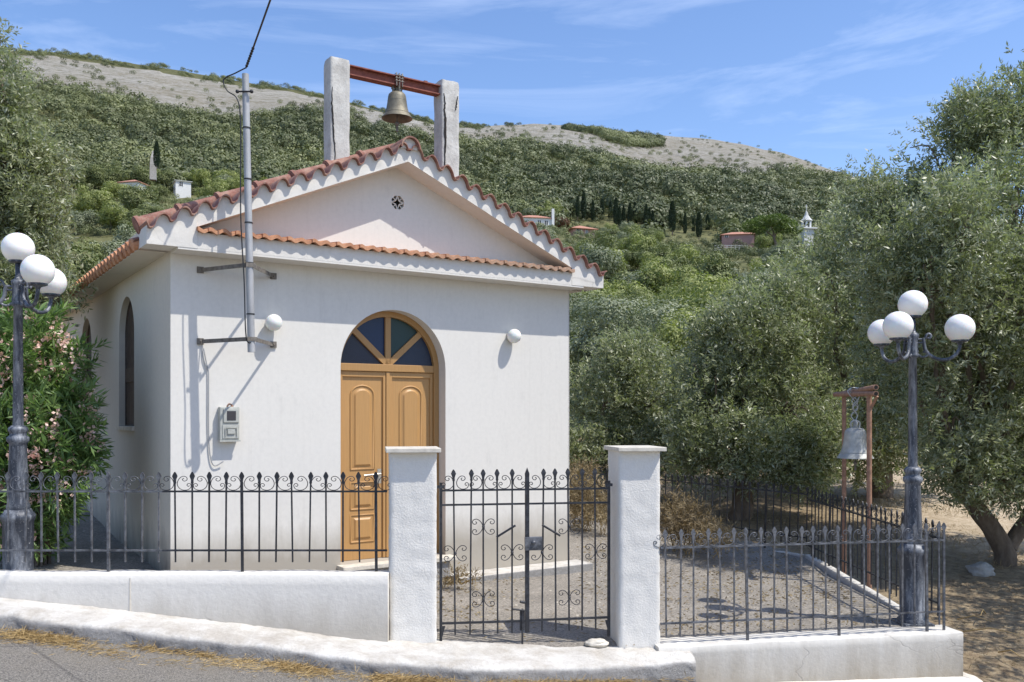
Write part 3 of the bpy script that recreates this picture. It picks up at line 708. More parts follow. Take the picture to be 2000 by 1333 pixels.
def wall_fill(outer, holes, depth, axis):
    """outer/holes: (a, z) loops. axis 'F': facade at y=0, reveals to y=depth; 'L': side wall x=0, a = y, reveals to x=depth"""
    bm = bmesh.new()
    def P(a_, z, d=0.0): return (a_, d, z) if axis == 'F' else (d, a_, z)
    def loop(pts):
        vs = [bm.verts.new(P(*p)) for p in pts]
        return [bm.edges.new((vs[i], vs[(i+1) % len(vs)])) for i in range(len(vs))], vs
    es, _ = loop(outer)
    for h in holes: e, _ = loop(h); es += e
    bmesh.ops.triangle_fill(bm, edges=es, use_beauty=True, use_dissolve=False)
    mb = MB(); bm.verts.index_update()
    fs = []
    want = Vector((0, -1, 0)) if axis == 'F' else Vector((-1, 0, 0))
    for f in bm.faces:
        f.normal_update(); ids = [v.index for v in f.verts]
        fs.append(ids if f.normal.dot(want) > 0 else ids[::-1])
    mb.add([v.co.copy() for v in bm.verts], fs); bm.free()
    for h in holes:
        n = len(h); vs = [P(a_, z, 0) for a_, z in h] + [P(a_, z, depth) for a_, z in h]
        mb.add(vs, [(i, (i+1) % n, n+(i+1) % n, n+i) for i in range(n)])
    return mb
def arch(c, w, zb, zs, n=28, k=1.0):
    r = w/2
    return [(c-r, zb)] + [(c - r*math.cos(math.pi*i/n), zs + r*k*math.sin(math.pi*i/n)) for i in range(n+1)] + [(c+r, zb)]
DC, DW, DZ0, DZS = 2.3195, 1.247, -1.573, 0.49
ZB = -1.95
door_hole = arch(DC, DW, DZ0, DZS)
vr = 0.078; VZ = 2.275; VC = 2.354
vent_hole = [(VC + vr*math.cos(R(22.5+45*k)), VZ + vr*math.sin(R(22.5+45*k))) for k in range(8)]
front = wall_fill([(0, ZB), (WD, ZB), (WD, 1.652), (MID, 1.655 + SL*MID), (0, 1.652)], [door_hole, vent_hole], 0.24, 'F')
front.box(0.02, WD-0.02, LN-0.2, LN, ZB, 1.6)                     # back wall
front.box(WD-0.02, WD, 0.0, LN, ZB, 1.6)                          # right wall
front.prism([(0.02, 1.6), (WD-0.02, 1.6), (MID, 1.6+SL*MID)], LN-0.1, LN-0.02)
front.box(0.3, WD-0.3, 0.5, 0.6, ZB, 1.6)                          # dark inner partition
B(front, 'wall', 'wall')
win_c = [2.085, 4.87]; WW = 0.86; WZ0, WZS = -0.145, 0.885
side = wall_fill([(0, ZB), (LN, ZB), (LN, 1.60), (0, 1.60)], [arch(c, WW, WZ0, WZS) for c in win_c], 0.20, 'L')
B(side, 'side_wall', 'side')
for c in win_c:
    fr = MB(); pts = arch(c, WW-0.005, WZ0+0.005, WZS)
    fr.tube([(0.085, a_, z) for a_, z in pts] + [(0.085, pts[0][0], pts[0][1])], 0.022, 6, smooth=False)
    fr.box(0.065, 0.10, c-WW/2+0.02, c+WW/2-0.02, 0.36, 0.52)
    w_ = B(fr, 'window', 'brown_wood')
    if c == win_c[0]: w_['label'] = 'nearer arched side window'
    pn = MB()
    nslat = 9
    for k in range(nslat):
        y0 = c - WW/2 + WW*k/nslat + 0.005; y1 = y0 + WW/nslat - 0.012
        ym = (y0+y1)/2; zt_ = WZS + math.sqrt(max(0, (WW/2)**2 - (ym-c)**2))
        pn.box(0.082, 0.094, y0, y1, WZ0, zt_)
    pn.box(0.10, 0.105, c-WW/2, c+WW/2, WZ0, WZS+WW/2)
    B(pn, 'shutter', 'brown_wood', w_)
    B(MB().box(-0.035, 0.062, c-WW/2-0.03, c+WW/2+0.03, WZ0-0.045, WZ0+0.002, b=0.004), 'sill', 'stone', w_)

# cornice and eaves
def zin(t): return API - SL*abs(t-MID)
TP = 0.1835                                                       # verge tile pitch
def vz(t):                                                        # underside of verge tiles
    u = (t-MID)/TP; f = u - math.floor(u)
    cover = 0.30
    if cover*0.5 <= f <= 1 - cover*0.5:
        w = math.sin(math.pi*(f-cover*0.5)/(1-cover))**0.62*0.078
    else:
        g = ((f+0.5) % 1.0 - 0.5)/(cover*0.5); w = -0.016*(1-g*g)
    return 2.775 - SL*abs(t-MID) + w
t0, t1 = -SO-0.02, WD+SO+0.05
T0, T1 = -SO, WD+SO+0.03
nT = 620; tt = [T0 + (T1-T0)*i/nT for i in range(nT+1)]
fill = MB()
def bot(t): return zin(t) if 0.176+0.0 < t < WD-0.176 else FZ
top = [(t, vz(t) - 0.001) for t in tt]
tc_ = sorted(set(tt + [0.1760, 0.1761, WD-0.1761, WD-0.1760]))
vs = []; fs = []
def jn(t, z): return 0.006*mnoise.noise(Vector((t*6, 0, z*9)))
for t in tc_:
    zb_, zt_ = bot(t), vz(t)-0.001
    for k in range(7):
        z = zb_ + (zt_-zb_)*k/6; vs.append((t, -E + (jn(t, z) if 0 < k < 6 else 0), z))
for i in range(len(tc_)-1):
    for k in range(6): fs.append((i*7+k, (i+1)*7+k, (i+1)*7+k+1, i*7+k+1))
fill.add(vs, fs, True)
# inner rake soffits, side returns
for s0, s1 in (((0.176), MID), (MID, WD-0.176)):
    fill.add([(s0, -E, zin(s0)), (s1, -E, zin(s1)), (s1, 0.0, zin(s1)), (s0, 0.0, zin(s0))], [(0, 3, 2, 1)])
fill.add([(T0, -E, FZ), (0.176, -E, FZ), (0.176, 0, FZ), (T0, 0, FZ)], [(0, 3, 2, 1)])
fill.add([(WD-0.176, -E, FZ), (T1, -E, FZ), (T1, 0, FZ), (WD-0.176, 0, FZ)], [(0, 3, 2, 1)])
zl = vz(T0)-0.001
fill.add([(T0, -E, FZ), (T0, 0.1, FZ), (T0, 0.1, zl), (T0, -E, zl)], [(0, 3, 2, 1)])
fill.add([(T1, -E, FZ), (T1, 0.1, FZ), (T1, 0.1, zl), (T1, -E, zl)], [(0, 1, 2, 3)])
fill.add([(t, -E, vz(t)-0.001) for t in tt] + [(t, 0.1, vz(t)-0.001) for t in tt], [(i, i+1, nT+2+i, nT+1+i) for i in range(nT)])
B(fill, 'gable_fascia', 'trim')
# horizontal cornice between the rakes
cn = MB(); nC = 120
CB0, CB1 = 0.1765, WD-0.1765
cn.prism([(CB0, FZ), (CB1, FZ), (CB1, FZ+0.150), (CB0, FZ+0.150)], -E+0.003, -0.001)
cn.box(0.0, WD, -E+0.004, -0.0015, FZ-0.02, FZ-0.0005)
B(cn, 'cornice', 'trim')
# side eave: fascia and soffit left and right
ev = MB()
ev.box(-SO+0.001, -0.001, 0.101, LN+0.2, FZ, FZ+0.03); ev.box(-SO+0.0005, -SO+0.05, 0.101, LN+0.2, FZ+0.03, FZ+0.165)
ev.box(WD+0.001, WD+SO, 0.101, LN+0.2, FZ, FZ+0.165)
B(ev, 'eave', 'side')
# verge tiles
vt = MB(); th = 0.013
tt2 = [T0-0.012 + (T1-T0+0.024)*i/nT for i in range(nT+1)]
def yj(t):
    k = math.floor((t-MID)/TP); return 0.012*mnoise.noise(Vector((k*3.7, 1.5, 0)))
vs = []
for t in tt2:
    z = vz(t); y = -E-0.055 + yj(t)
    nrm = 0.0
    vs += [(t, y, z), (t, y, z+th), (t, 0.02, z+th), (t, 0.02, z)]
fs = []
for i in range(nT):
    for k in range(4): fs.append((i*4+k, i*4+(k+1) % 4, i*4+4+(k+1) % 4, i*4+4+k))
fs += [(0, 3, 2, 1), (nT*4, nT*4+1, nT*4+2, nT*4+3)]
vt.add(vs, fs, False)
B(vt, 'verge_tiles', 'tile')
# roll of cover tiles lying along each rake
for sgn, lift, nm in ((-1, 0.095, 'rake_roll'), (1, 0.02, 'rake_roll')):
    rl = MB(); n = 7; Ls = MID + SO - 0.02
    for k in range(n):
        a0 = Ls*k/n; a1 = Ls*(k+1)/n + 0.05
        p0 = Vector((MID + sgn*a0, 0.03, 2.79 - SL*a0 + lift - 0.03)); p1 = Vector((MID + sgn*a1, 0.03 + random.uniform(-.01, .01), 2.79 - SL*a1 + lift - 0.03))
        rl.tube([p0, p0.lerp(p1, .5), p1], [0.062, 0.070, 0.080], 14, True, True)
        rl.tube([p1.lerp(p0, 0.10), p1.lerp(p0, 0.02)], [0.090, 0.092], 14, True, True)
    B(rl, nm, 'tile')
# main roof: pans and covers running down each slope
rf = MB(); ny_ = 300; Y0, Y1 = 0.03, LN+0.25
def roofside(sgn):
    vs = []; ns = 14; edge = (MID+SO+0.05)
    for i in range(ny_+1):
        y = Y0 + (Y1-Y0)*i/ny_; u = (y/0.19) % 1.0
        w = 0.060*abs(math.sin(math.pi*u))**0.7
        for j in range(ns+1):
            s = edge*j/ns
            vs.append((MID + sgn*s, y, 2.70 - SL*s + w + (0.0)))
    m_ = ns+1
    f = [(i*m_+j, i*m_+j+1, (i+1)*m_+j+1, (i+1)*m_+j) for i in range(ny_) for j in range(ns)]
    if sgn > 0: f = [q_[::-1] for q_ in f]
    rf.add(vs, f, True)
    low = [(x_, y_, z_-0.018) for x_, y_, z_ in vs]
    rf.add(low, [q_[::-1] for q_ in f], True)
    e1 = [vs[i*m_+ns] for i in range(ny_+1)]; e0 = [low[i*m_+ns] for i in range(ny_+1)]
    rf.add(e1+e0, [(i, i+1, ny_+2+i, ny_+1+i) for i in range(ny_)])
roofside(-1); roofside(1)
roof = B(rf, 'roof', 'tile')
# tile noses along the left eave (each cover tile sticks out)
en = MB()
for k in range(int((LN+0.2)/0.19)):
    y = 0.095 + 0.19*k; s = MID+SO
    p1 = Vector((MID-s-0.055, y, 2.70-SL*(s+0.055)-0.0)); p0 = Vector((MID-s+0.12, y, 2.70-SL*(s-0.12)+0.0))
    en.tube([p0, p1], [0.050, 0.060], 10, True, True)
B(en, 'eave_tiles', 'tile2', roof)
rd = MB()
for k in range(18):
    y0 = 0.05+0.42*k
    rd.tube([(MID, y0, 2.775), (MID, y0+0.46, 2.785)], [0.10, 0.088], 14)
B(rd, 'ridge', 'tile', roof)
# arched end tile at the apex
ap = MB(); pts = []
for i in range(17):
    a_ = math.pi*i/16; pts.append((MID - 0.115*math.cos(a_), 2.775 + 0.125*math.sin(a_)))
outer = pts; inner = [(MID + (x_-MID)*0.86, 2.775 + (z_-2.775)*0.87) for x_, z_ in pts]
n = len(outer)
vs = [(x_, -E-0.07, z_) for x_, z_ in outer] + [(x_, -E-0.07, z_) for x_, z_ in inner] + [(x_, 0.1, z_) for x_, z_ in outer] + [(x_, 0.1, z_) for x_, z_ in inner]
fs = [(i, i+1, n+i+1, n+i) for i in range(n-1)] + [(i, 2*n+i, 2*n+i+1, i+1) for i in range(n-1)] + [(n+i, n+i+1, 3*n+i+1, 3*n+i) for i in range(n-1)]
ap.add(vs, fs); B(ap, 'apex_tile', 'tile')
B(MB().add([(x_, -E-0.02, z_) for x_, z_ in inner], [tuple(range(n))[::-1]]).prism(inner[::-1], -E-0.018, 0.0), 'apex_mortar', 'trim')
# little tile course on the cornice
ct = MB(); nC = 700; vs = []
c0, c1 = 0.165, WD-0.165
for i in range(nC+1):
    t = c0 + (c1-c0)*i/nC
    w = 0.013*math.sin(2*math.pi*t/0.125) + 0.004*mnoise.noise(Vector((t*9, 0, 0)))
    gap = -0.012 if (t % 0.25) < 0.012 else 0
    yj_ = 0.010*mnoise.noise(Vector((math.floor(t/0.25)*3.1, 2, 0)))
    vs += [(t, -E-0.055+yj_-gap, 1.668+w), (t, -E-0.055+yj_-gap, 1.702+w+gap), (t, -0.002, 1.745+w*0.6), (t, -0.002, 1.70+w*0.6)]
fs = []
for i in range(nC):
    for k in range(4): fs.append((i*4+k, i*4+(k+1) % 4, i*4+4+(k+1) % 4, i*4+4+k))
fs += [(0, 3, 2, 1), (nC*4, nC*4+1, nC*4+2, nC*4+3)]
ct.add(vs, fs); B(ct, 'cornice_tiles', 'tile2')
# star vent
sv = MB(); ro = vr*0.97; ri = 0.028
star = []
for k in range(8):
    r_ = ro if k % 2 == 0 else ri; star.append((VC + r_*math.cos(R(45*k)), VZ + r_*math.sin(R(45*k))))
for k in range(8):
    a_ = star[k]; b__ = star[(k+1) % 8]
    sv.tube([(a_[0], 0.012, a_[1]), (b__[0], 0.012, b__[1])], 0.007, 4, smooth=False)
for k in range(4):
    an = R(45+90*k); sv.tube([(VC+ri*math.cos(an), 0.012, VZ+ri*math.sin(an)), (VC+vr*math.cos(an), 0.012, VZ+vr*math.sin(an))], 0.006, 4, smooth=False)
vent = B(sv, 'vent', 'trim')
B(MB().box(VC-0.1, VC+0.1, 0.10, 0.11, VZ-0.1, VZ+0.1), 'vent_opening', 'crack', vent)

# threshold, base ledge
B(MB().box(DC-DW/2-0.04, DC+DW/2+0.06, -0.17, 0.24, DZ0-0.045, DZ0-0.001, b=0.006), 'threshold', 'stone')
B(MB().box(DC-DW/2+0.05, DC+DW/2-0.02, -0.13, 0.0, ZB, DZ0-0.046), 'step', 'kerb')
B(MB().box(DC+DW/2+0.0, WD+0.10, -0.34, -0.001, ZB-0.1, -1.785, b=0.012), 'base_ledge', 'kerb')

# door
DY = 0.20
dr = MB(); ro_, ri_ = DW/2-0.001, DW/2-0.062
def arcpts(r, n=28): return [(DC - r*math.cos(math.pi*i/n), DZS + r*math.sin(math.pi*i/n)) for i in range(n+1)]
A, Bp = [(DC-ro_, DZ0)] + arcpts(ro_) + [(DC+ro_, DZ0)], [(DC-ri_, DZ0)] + arcpts(ri_) + [(DC+ri_, DZ0)]
n = len(A)
vs = [(x, DY-0.05, z) for x, z in A] + [(x, DY-0.05, z) for x, z in Bp] + [(x, DY+0.04, z) for x, z in Bp]
dr.add(vs, [(i, i+1, n+i+1, n+i) for i in range(n-1)] + [(n+i, n+i+1, 2*n+i+1, 2*n+i) for i in range(n-1)])
dr.box(DC-ri_, DC+ri_, DY-0.045, DY+0.03, 0.455, 0.535, b=0.006)
door = B(dr, 'door', 'ochre_dark')
fl = MB()
for an in (45, 90, 135):
    a_ = R(an); d_ = Vector((math.cos(a_), 0, math.sin(a_))); p = Vector((-d_.z, 0, d_.x))*0.032
    b0 = Vector((DC, 0, 0.53)); b1 = Vector((DC, 0, DZS)) + d_*(ri_+0.01)
    vs = [b0-p, b0+p, b1+p, b1-p]
    mbv = [(v_.x, DY-0.035, v_.z) for v_ in vs] + [(v_.x, DY+0.02, v_.z) for v_ in vs]
    fl.add(mbv, [(0, 1, 2, 3), (7, 6, 5, 4), (0, 4, 5, 1), (1, 5, 6, 2), (2, 6, 7, 3), (3, 7, 4, 0)])
fan = B(fl, 'fanlight', 'ochre_dark', door)
for k, (mt, lb) in enumerate((('g_dark', 'slate blue fanlight pane at the right'), ('g_green', 'green fanlight pane'), ('g_blue', 'bright blue fanlight pane'), ('g_navy', 'dark navy fanlight pane at the left'))):
    a0, a1 = R(45*k), R(45*(k+1)); pts = [(DC, 0.53)] + [(DC + (ri_+0.01)*math.cos(a0+(a1-a0)*i/10), max(0.53, DZS + (ri_+0.01)*math.sin(a0+(a1-a0)*i/10))) for i in range(11)]
    o = B(MB().prism(pts, DY-0.004, DY+0.006), 'pane', mt, fan); o['label'] = lb
gap = 0.004
def leaf(x0, x1, lab):
    mb = MB(); z0, z1 = DZ0+0.004, 0.452
    fw = 0.058; yf = DY-0.022
    # stile and rail frame round a sunk field
    mb.box(x0, x0+fw*0.55, yf, DY+0.02, z0, z1, b=0.004); mb.box(x1-fw*0.55, x1, yf, DY+0.02, z0, z1, b=0.004)
    mb.box(x0+fw*0.55, x1-fw*0.55, yf+0.001, DY+0.02, z1-fw, z1, b=0.004)
    mb.box(x0+fw*0.55, x1-fw*0.55, DY, DY+0.018, z0, z1-fw)
    lf_ = B(mb, 'door_leaf', 'ochre', door); lf_['label'] = lab
    cx = (x0+x1)/2; pw = (x1-x0)*0.50
    def panel(zb, zt, arched):
        pm = MB()
        def outline(ins):
            w = pw/2-ins
            if arched:
                h = 0.10; pts = [(cx-w, zb+ins), (cx+w, zb+ins), (cx+w, zt-h-ins*0.3)]
                for i in range(1, 12):
                    a_ = math.pi*i/12; pts.append((cx + w*math.cos(a_), zt-h-ins*0.3 + (h-ins*0.7)*math.sin(a_)))
                pts.append((cx-w, zt-h-ins*0.3)); return pts
            return [(cx-w, zb+ins), (cx+w, zb+ins), (cx+w, zt-ins), (cx-w, zt-ins)]
        o1 = outline(0); 
        pm.tube([(x, DY, z) for x, z in o1] + [(o1[0][0], DY, o1[0][1])], 0.011, 6)
        levels = [(0.022, DY-0.001), (0.034, DY-0.002), (0.052, DY-0.016)]
        rings = [[(x, y, z) for x, z in outline(i_)] for i_, y in levels]
        n_ = len(rings[0]); vv = [p for r_ in rings for p in r_]
        ff = [(j*n_+i, j*n_+(i+1) % n_, (j+1)*n_+(i+1) % n_, (j+1)*n_+i) for j in range(2) for i in range(n_)] + [tuple(2*n_+i for i in range(n_))]
        pm.add(vv, ff)
        B(pm, 'panel', 'ochre', lf_)
    panel(-0.60, 0.30, True); panel(-1.03, -0.74, False); panel(-1.38, -1.09, False)
    return lf_
l1 = leaf(DC-ri_+0.003, DC-0.022, 'left door leaf')
leaf(DC+0.022, DC+ri_-0.003, 'right door leaf')
B(MB().box(DC-0.021, DC+0.021, DY-0.035, DY+0.01, DZ0+0.004, 0.452, b=0.005), 'astragal', 'ochre', door)
B(MB().tube([(DC-0.10, DY-0.06, -0.655), (DC-0.30, DY-0.06, -0.665)], 0.010, 8).tube([(DC-0.10, DY-0.06, -0.655), (DC-0.10, DY, -0.655)], 0.009, 8).box(DC-0.125, DC-0.08, DY-0.028, DY-0.02, -0.76, -0.60), 'handle', 'brass', l1)

# bell posts and beam on the roof
def bell_post(x0, x1, zb, zt, sd, lab):
    mb = MB(); n = 8; nz_ = 26; ring = [(x0, -0.005), (x1, -0.005), (x1, 0.19), (x0, 0.19)]; V = []
    pts = []
    for e in range(4):
        a_ = Vector(ring[e]); b__ = Vector(ring[(e+1) % 4]); d_ = (b__-a_).normalized(); q0 = a_+d_*0.012; q1 = b__-d_*0.012
        for k in range(n+1): pts.append(q0.lerp(q1, k/n))
    m_ = len(pts); c_ = Vector(((x0+x1)/2, 0.09))
    for i in range(nz_+1):
        z = zb + (zt-zb)*i/nz_
        for p in pts:
            o_ = (p-c_).normalized(); nn = mnoise.noise(Vector((p.x*9+sd, p.y*9, z*5)))*0.007
            s = 0.93 if i == nz_ else 1.0
            q_ = c_ + (p-c_)*s
            V.append((q_.x+o_.x*nn, q_.y+o_.y*nn, z + (0.012*mnoise.noise(Vector((p.x*12, p.y*12, sd))) if i == nz_ else 0)))
    mb.add(V, [(i*m_+k, i*m_+(k+1) % m_, (i+1)*m_+(k+1) % m_, (i+1)*m_+k) for i in range(nz_) for k in range(m_)], True)
    mb.add([V[nz_*m_+k] for k in range(m_)], [tuple(range(m_))])
    o = B(mb, 'bell_post', 'post'); o['label'] = lab
    return o
bp1 = bell_post(1.583, 1.80, 2.46, 3.69, 2, 'left bell post, cracked')
bp2 = bell_post(2.896, 3.12, 2.46, 3.72, 6, 'right bell post, deeply cracked')
def crack(post, pts, w):
    # jagged thin groove plate following the face
    mb = MB(); L_ = []
    P_ = []
    for i in range(len(pts)-1):
        for k in range(5):
            f = k/5; P_.append((pts[i][0]*(1-f)+pts[i+1][0]*f + random.uniform(-.004, .004), pts[i][1]*(1-f)+pts[i+1][1]*f))
    P_.append(pts[-1]); n_ = len(P_)
    vs = []
    for i, (x, z) in enumerate(P_):
        ww = w*(0.25+0.75*math.sin(math.pi*min(1, max(0, (i+0.3)/n_))))*random.uniform(.6, 1.2)
        vs += [(x-ww/2, -0.0145, z), (x+ww/2, -0.0145, z), (x+ww/2, 0.01, z), (x-ww/2, 0.01, z)]
    fs = []
    for i in range(n_-1):
        for k in range(4): fs.append((i*4+k, i*4+(k+1) % 4, i*4+4+(k+1) % 4, i*4+4+k))
    mb.add(vs, fs); B(mb, 'crack', 'crack', post)
crack(bp1, [(1.60, 3.37), (1.597, 3.2), (1.607, 3.05), (1.61, 2.95), (1.62, 2.84), (1.632, 2.76), (1.628, 2.60)], 0.017)
crack(bp2, [(2.915, 3.56), (2.93, 3.45), (2.921, 3.36), (2.936, 3.27), (2.93, 3.13), (2.94, 3.0), (2.928, 2.85), (2.925, 2.60)], 0.027)
crack(bp2, [(3.095, 3.56), (3.075, 3.45), (3.07, 3.40)], 0.010)
bmm = MB(); x0, x1 = 1.80-0.005, 2.896+0.005
bmm.box(x0, x1, 0.03, 0.13, 3.648, 3.66); bmm.box(x0, x1, 0.074, 0.082, 3.565, 3.648); bmm.box(x0, x1, 0.03, 0.13, 3.553, 3.565); bmm.box(2.70, 2.74, 0.04, 0.08, 3.66, 3.675)
B(bmm, 'beam', 'rust')

# ------------------------------------------------------------------ bells
def loc(t, y, z): 
    return Vector((CH.x + .8337*t - .5522*y, CH.y + .5522*t + .8337*y, z))
def bell(name, label, pos, H, Rr, mat, tilt=0.0, rz=0.0):
    """pos = centre of the rim"""
    t = thing(name, label, 'bell', pos, rz, None)
    prof = [(1.0, 0.0), (0.985, 0.03), (0.90, 0.09), (0.79, 0.20), (0.69, 0.38), (0.63, 0.58), (0.585, 0.80), (0.54, 0.90), (0.42, 0.965), (0.20, 1.0), (0.0, 1.0)]
    inn = [(0.0, 0.90), (0.45, 0.86), (0.53, 0.70), (0.60, 0.40), (0.72, 0.18), (0.90, 0.02), (1.0, 0.0)]
    mb = MB().lathe([(r*Rr, z*H) for r, z in prof], 36).lathe([(r*Rr*0.99, z*H) for r, z in inn], 36)
    mb.lathe([(0.60*Rr, .64*H), (0.625*Rr, .65*H), (0.60*Rr, .66*H)], 36).lathe([(0.80*Rr, .17*H), (0.83*Rr, .18*H), (0.80*Rr, .20*H)], 36)
    mb.build('body', mat, t)
    MB().tube([(0, 0, H*0.9), (0.0, 0, -0.02), (0, 0, -0.10)], [0.008, 0.010, 0.012], 8).sphere((0, 0, -0.055), 0.025, 12, 8).tube([(0, 0, -0.06), (0, 0, -0.14)], 0.014, 8).build('clapper', M['galv_rust'], t)
    MB().tube(smooth_path([(-0.045, 0, H), (-0.05, 0, H+0.05), (0, 0, H+0.08), (0.05, 0, H+0.05), (0.045, 0, H)], 4), 0.012, 8).tube([(0, 0, H), (0, 0, H+0.07)], 0.018, 8).tube(smooth_path([(0, -0.045, H), (0, -0.05, H+0.05), (0, 0, H+0.08), (0, 0.05, H+0.05), (0, 0.045, H)], 4), 0.012, 8).build('crown', mat, t)
    return t
bl = bell('church_bell', 'weathered bronze bell hanging from the red beam over the chapel roof', loc(2.385, 0.08, 3.205), 0.29, 0.168, M['bronze'], rz=CA)
cl = MB()
for dx in (-0.035, 0.0, 0.035):
    cl.tube([(dx, -0.06, 0.335), (dx, -0.062, 0.475), (dx, 0.062, 0.475), (dx, 0.06, 0.335)], 0.006, 6)
for z in (0.39, 0.42, 0.45): cl.tube([(-0.05, -0.065, z), (0.05, -0.065, z)], 0.006, 6)
cl.build('clamp', M['galv_rust'], bl)

# standing bell frame beyond the side fence
SR = Vector((3.97, 10.1)); SLt = Vector((4.02, 11.0))
sf = thing('bell_stand', 'rusty pipe stand beside the side fence with a grey bell hung in it', 'bell stand', (SR.x, SR.y, -2.05))
def q3(p, z): return (p.x-SR.x, p.y-SR.y, z+2.05)
MB().tube([q3(SR, -2.15), q3(SR, 0.21)], 0.028, 12).build('post', M['rustpipe'], sf)
MB().tube([q3(SLt, -2.05), q3(SLt, 0.21)], 0.026, 12).build('post', M['rustpipe'], sf)
dd = (SLt-SR).normalized()
MB().tube([q3(SR-dd*0.22+Vector((0.0, 0)), 0.215), q3(SLt+dd*0.20+Vector((-0.05, 0)), 0.235)], 0.030, 14).build('crossbar', M['rustpipe'], sf)
MB().tube([q3(SR-dd*0.22, 0.285), q3(SLt+dd*0.1, 0.24)], 0.030, 14).build('crossbar', M['rustpipe'], sf)
for zz_ in (0.215, 0.285):
    MB().tube([q3(SR-dd*0.2215, zz_), q3(SR-dd*0.2225, zz_)], 0.021, 12).build('pipe_mouth', M['crack'], sf)
MB().tube([q3(SR+Vector((0.0, 0.03)), 0.0), q3(SR+Vector((0.05, -0.1)), 0.19)], 0.016, 8).build('brace', M['rustpipe'], sf)
bm_ = (SR+SLt)/2
b2_ = bell('church_bell', 'grey bell hung by wire in the rusty pipe frame under the olives', (bm_.x-0.01, bm_.y, -0.52), 0.36, 0.205, M['greybell'])
wr_ = MB(); ctrl = [(0, 0, .43), (.03, .02, .50), (-.03, 0, .58), (.03, .0, .66), (-.02, .02, .72), (-.06, .0, .80), (.0, .03, .82), (.07, .0, .78), (.02, -.02, .68), (-.03, 0, .60), (.03, .02, .50), (0, 0, .43)]
wr_.tube(smooth_path(ctrl, 5), 0.007, 6); wr_.tube(smooth_path([(x*-1.2, y+.01, z) for x, y, z in ctrl], 5), 0.006, 6)
wr_.tube(smooth_path([(-.05, -.2, .80), (-.02, -.1, .81), (.03, 0, .79), (.05, .1, .72), (.08, .2, .78)], 5), 0.005, 6)
wr_.build('wire', M['wirecol'], b2_)

# ------------------------------------------------------------------ service mast on the facade
MT, MP = 0.595, -0.53
mbase = loc(MT, MP, 0.565)
mast = thing('service_mast', 'grey pipe mast held off the facade by two angled steel brackets', 'mast', mbase, CA)
def ml_(t, y, z): return Vector((t-MT, y-MP, z-0.565))
lean = lambda z: -0.055*(z-0.565)/2.55
mp_ = [ml_(MT+lean(z), MP, z) for z in (0.565, 1.2, 2.0, 3.12)]
MB().tube(mp_, [0.034, 0.034, 0.033, 0.031], 16).build('pipe', M['galv'], mast)
for z in (1.38, 0.91, 1.75, 2.15, 2.62): MB().tube([ml_(MT+lean(z), MP, z), ml_(MT+lean(z), MP, z+0.012)], 0.037, 16).build('band', M['blackrub'], mast)
for z, la in ((1.365, 'upper bracket'), (0.685, 'lower bracket')):
    mb = MB()
    def plate(p, q, hh=0.038, th_=0.006):
        p = Vector(p); q = Vector(q); d_ = (q-p).normalized(); n_ = d_.cross(Vector((0, 0, 1))).normalized()*th_/2; u_ = Vector((0, 0, hh/2))
        vs = [p-n_-u_, q-n_-u_, q+n_-u_, p+n_-u_, p-n_+u_, q-n_+u_, q+n_+u_, p+n_+u_]
        mb.add(vs, [(0,3,2,1),(4,5,6,7),(0,1,5,4),(1,2,6,5),(2,3,7,6),(3,0,4,7)])
    x_ = MT+lean(z)
    plate(ml_(0.28, -0.01, z), ml_(x_-0.04, MP+0.01, z)); plate(ml_(0.98, -0.01, z), ml_(x_+0.04, MP+0.01, z))
    plate(ml_(x_-0.045, MP-0.036, z), ml_(x_+0.045, MP-0.036, z)); plate(ml_(x_-0.04, MP+0.036, z), ml_(x_+0.04, MP+0.036, z))
    for e_ in (0.27, 0.98):
        mb.box(e_-MT-0.03, e_-MT+0.03, -MP-0.02, -MP-0.001, z-0.565-0.03, z-0.565+0.03); mb.sphere(ml_(e_, -0.025, z), 0.01, 8, 5)
    o = mb.build('bracket', M['galv_rust'], mast); o['label'] = la
ca = thing('power_cable', 'black cable looping off the mast top and rising out of the picture', 'cable', loc(MT-0.06, MP, 3.1))
cl0 = loc(MT-0.055, MP, 3.12)
def cv(p): return Vector(p) - ca.location
top_ = cl0 + Vector((0.02, -0.05, 0.04)); far_ = Vector((1.55, -0.9, 4.0))
mb = MB(); pts = [top_.lerp(far_, k/30) + Vector((0, 0, -0.25*math.sin(math.pi*k/30)*1.0)) for k in range(31)]
mb.tube([cv(p) for p in pts], 0.008, 6)
for k in range(8):
    f = 0.005+0.006*k; mb.sphere(cv(top_.lerp(far_, f)+Vector((0, 0, -0.25*math.sin(math.pi*f)))), 0.014, 8, 5)
mb.build('span', M['blackrub'], ca)
mb = MB()
lp = [top_, cl0+Vector((-0.08, -.03, 0.0)), cl0+Vector((-0.19, -.03, -0.06)), cl0+Vector((-0.16, -.03, -0.16)), cl0+Vector((-0.06, -.04, -0.25)), cl0+Vector((-0.032, -.04, -0.5)), cl0+Vector((-0.03, -.045, -1.3)), cl0+Vector((0.0, -.04, -1.9)), cl0+Vector((0.02, -.045, -2.42)), cl0+Vector((0.06, .02, -2.46))]
mb.tube([cv(p) for p in smooth_path(lp, 6)], 0.006, 6)
ip = cl0+Vector((0, -.03, -.17)); mb.tube([cv(ip+Vector((-.06, 0, 0))), cv(ip+Vector((.06, 0, 0)))], 0.008, 6).sphere(cv(ip+Vector((-.065, 0, 0))), 0.018, 8, 5).sphere(cv(ip+Vector((.065, 0, 0))), 0.018, 8, 5)
mb.build('loop', M['blackrub'], ca)
cdt = thing('wall_wire', 'thin grey wire running down the facade from the mast bracket to the meter', 'wire', loc(0.30, -0.005, 0.62), CA)
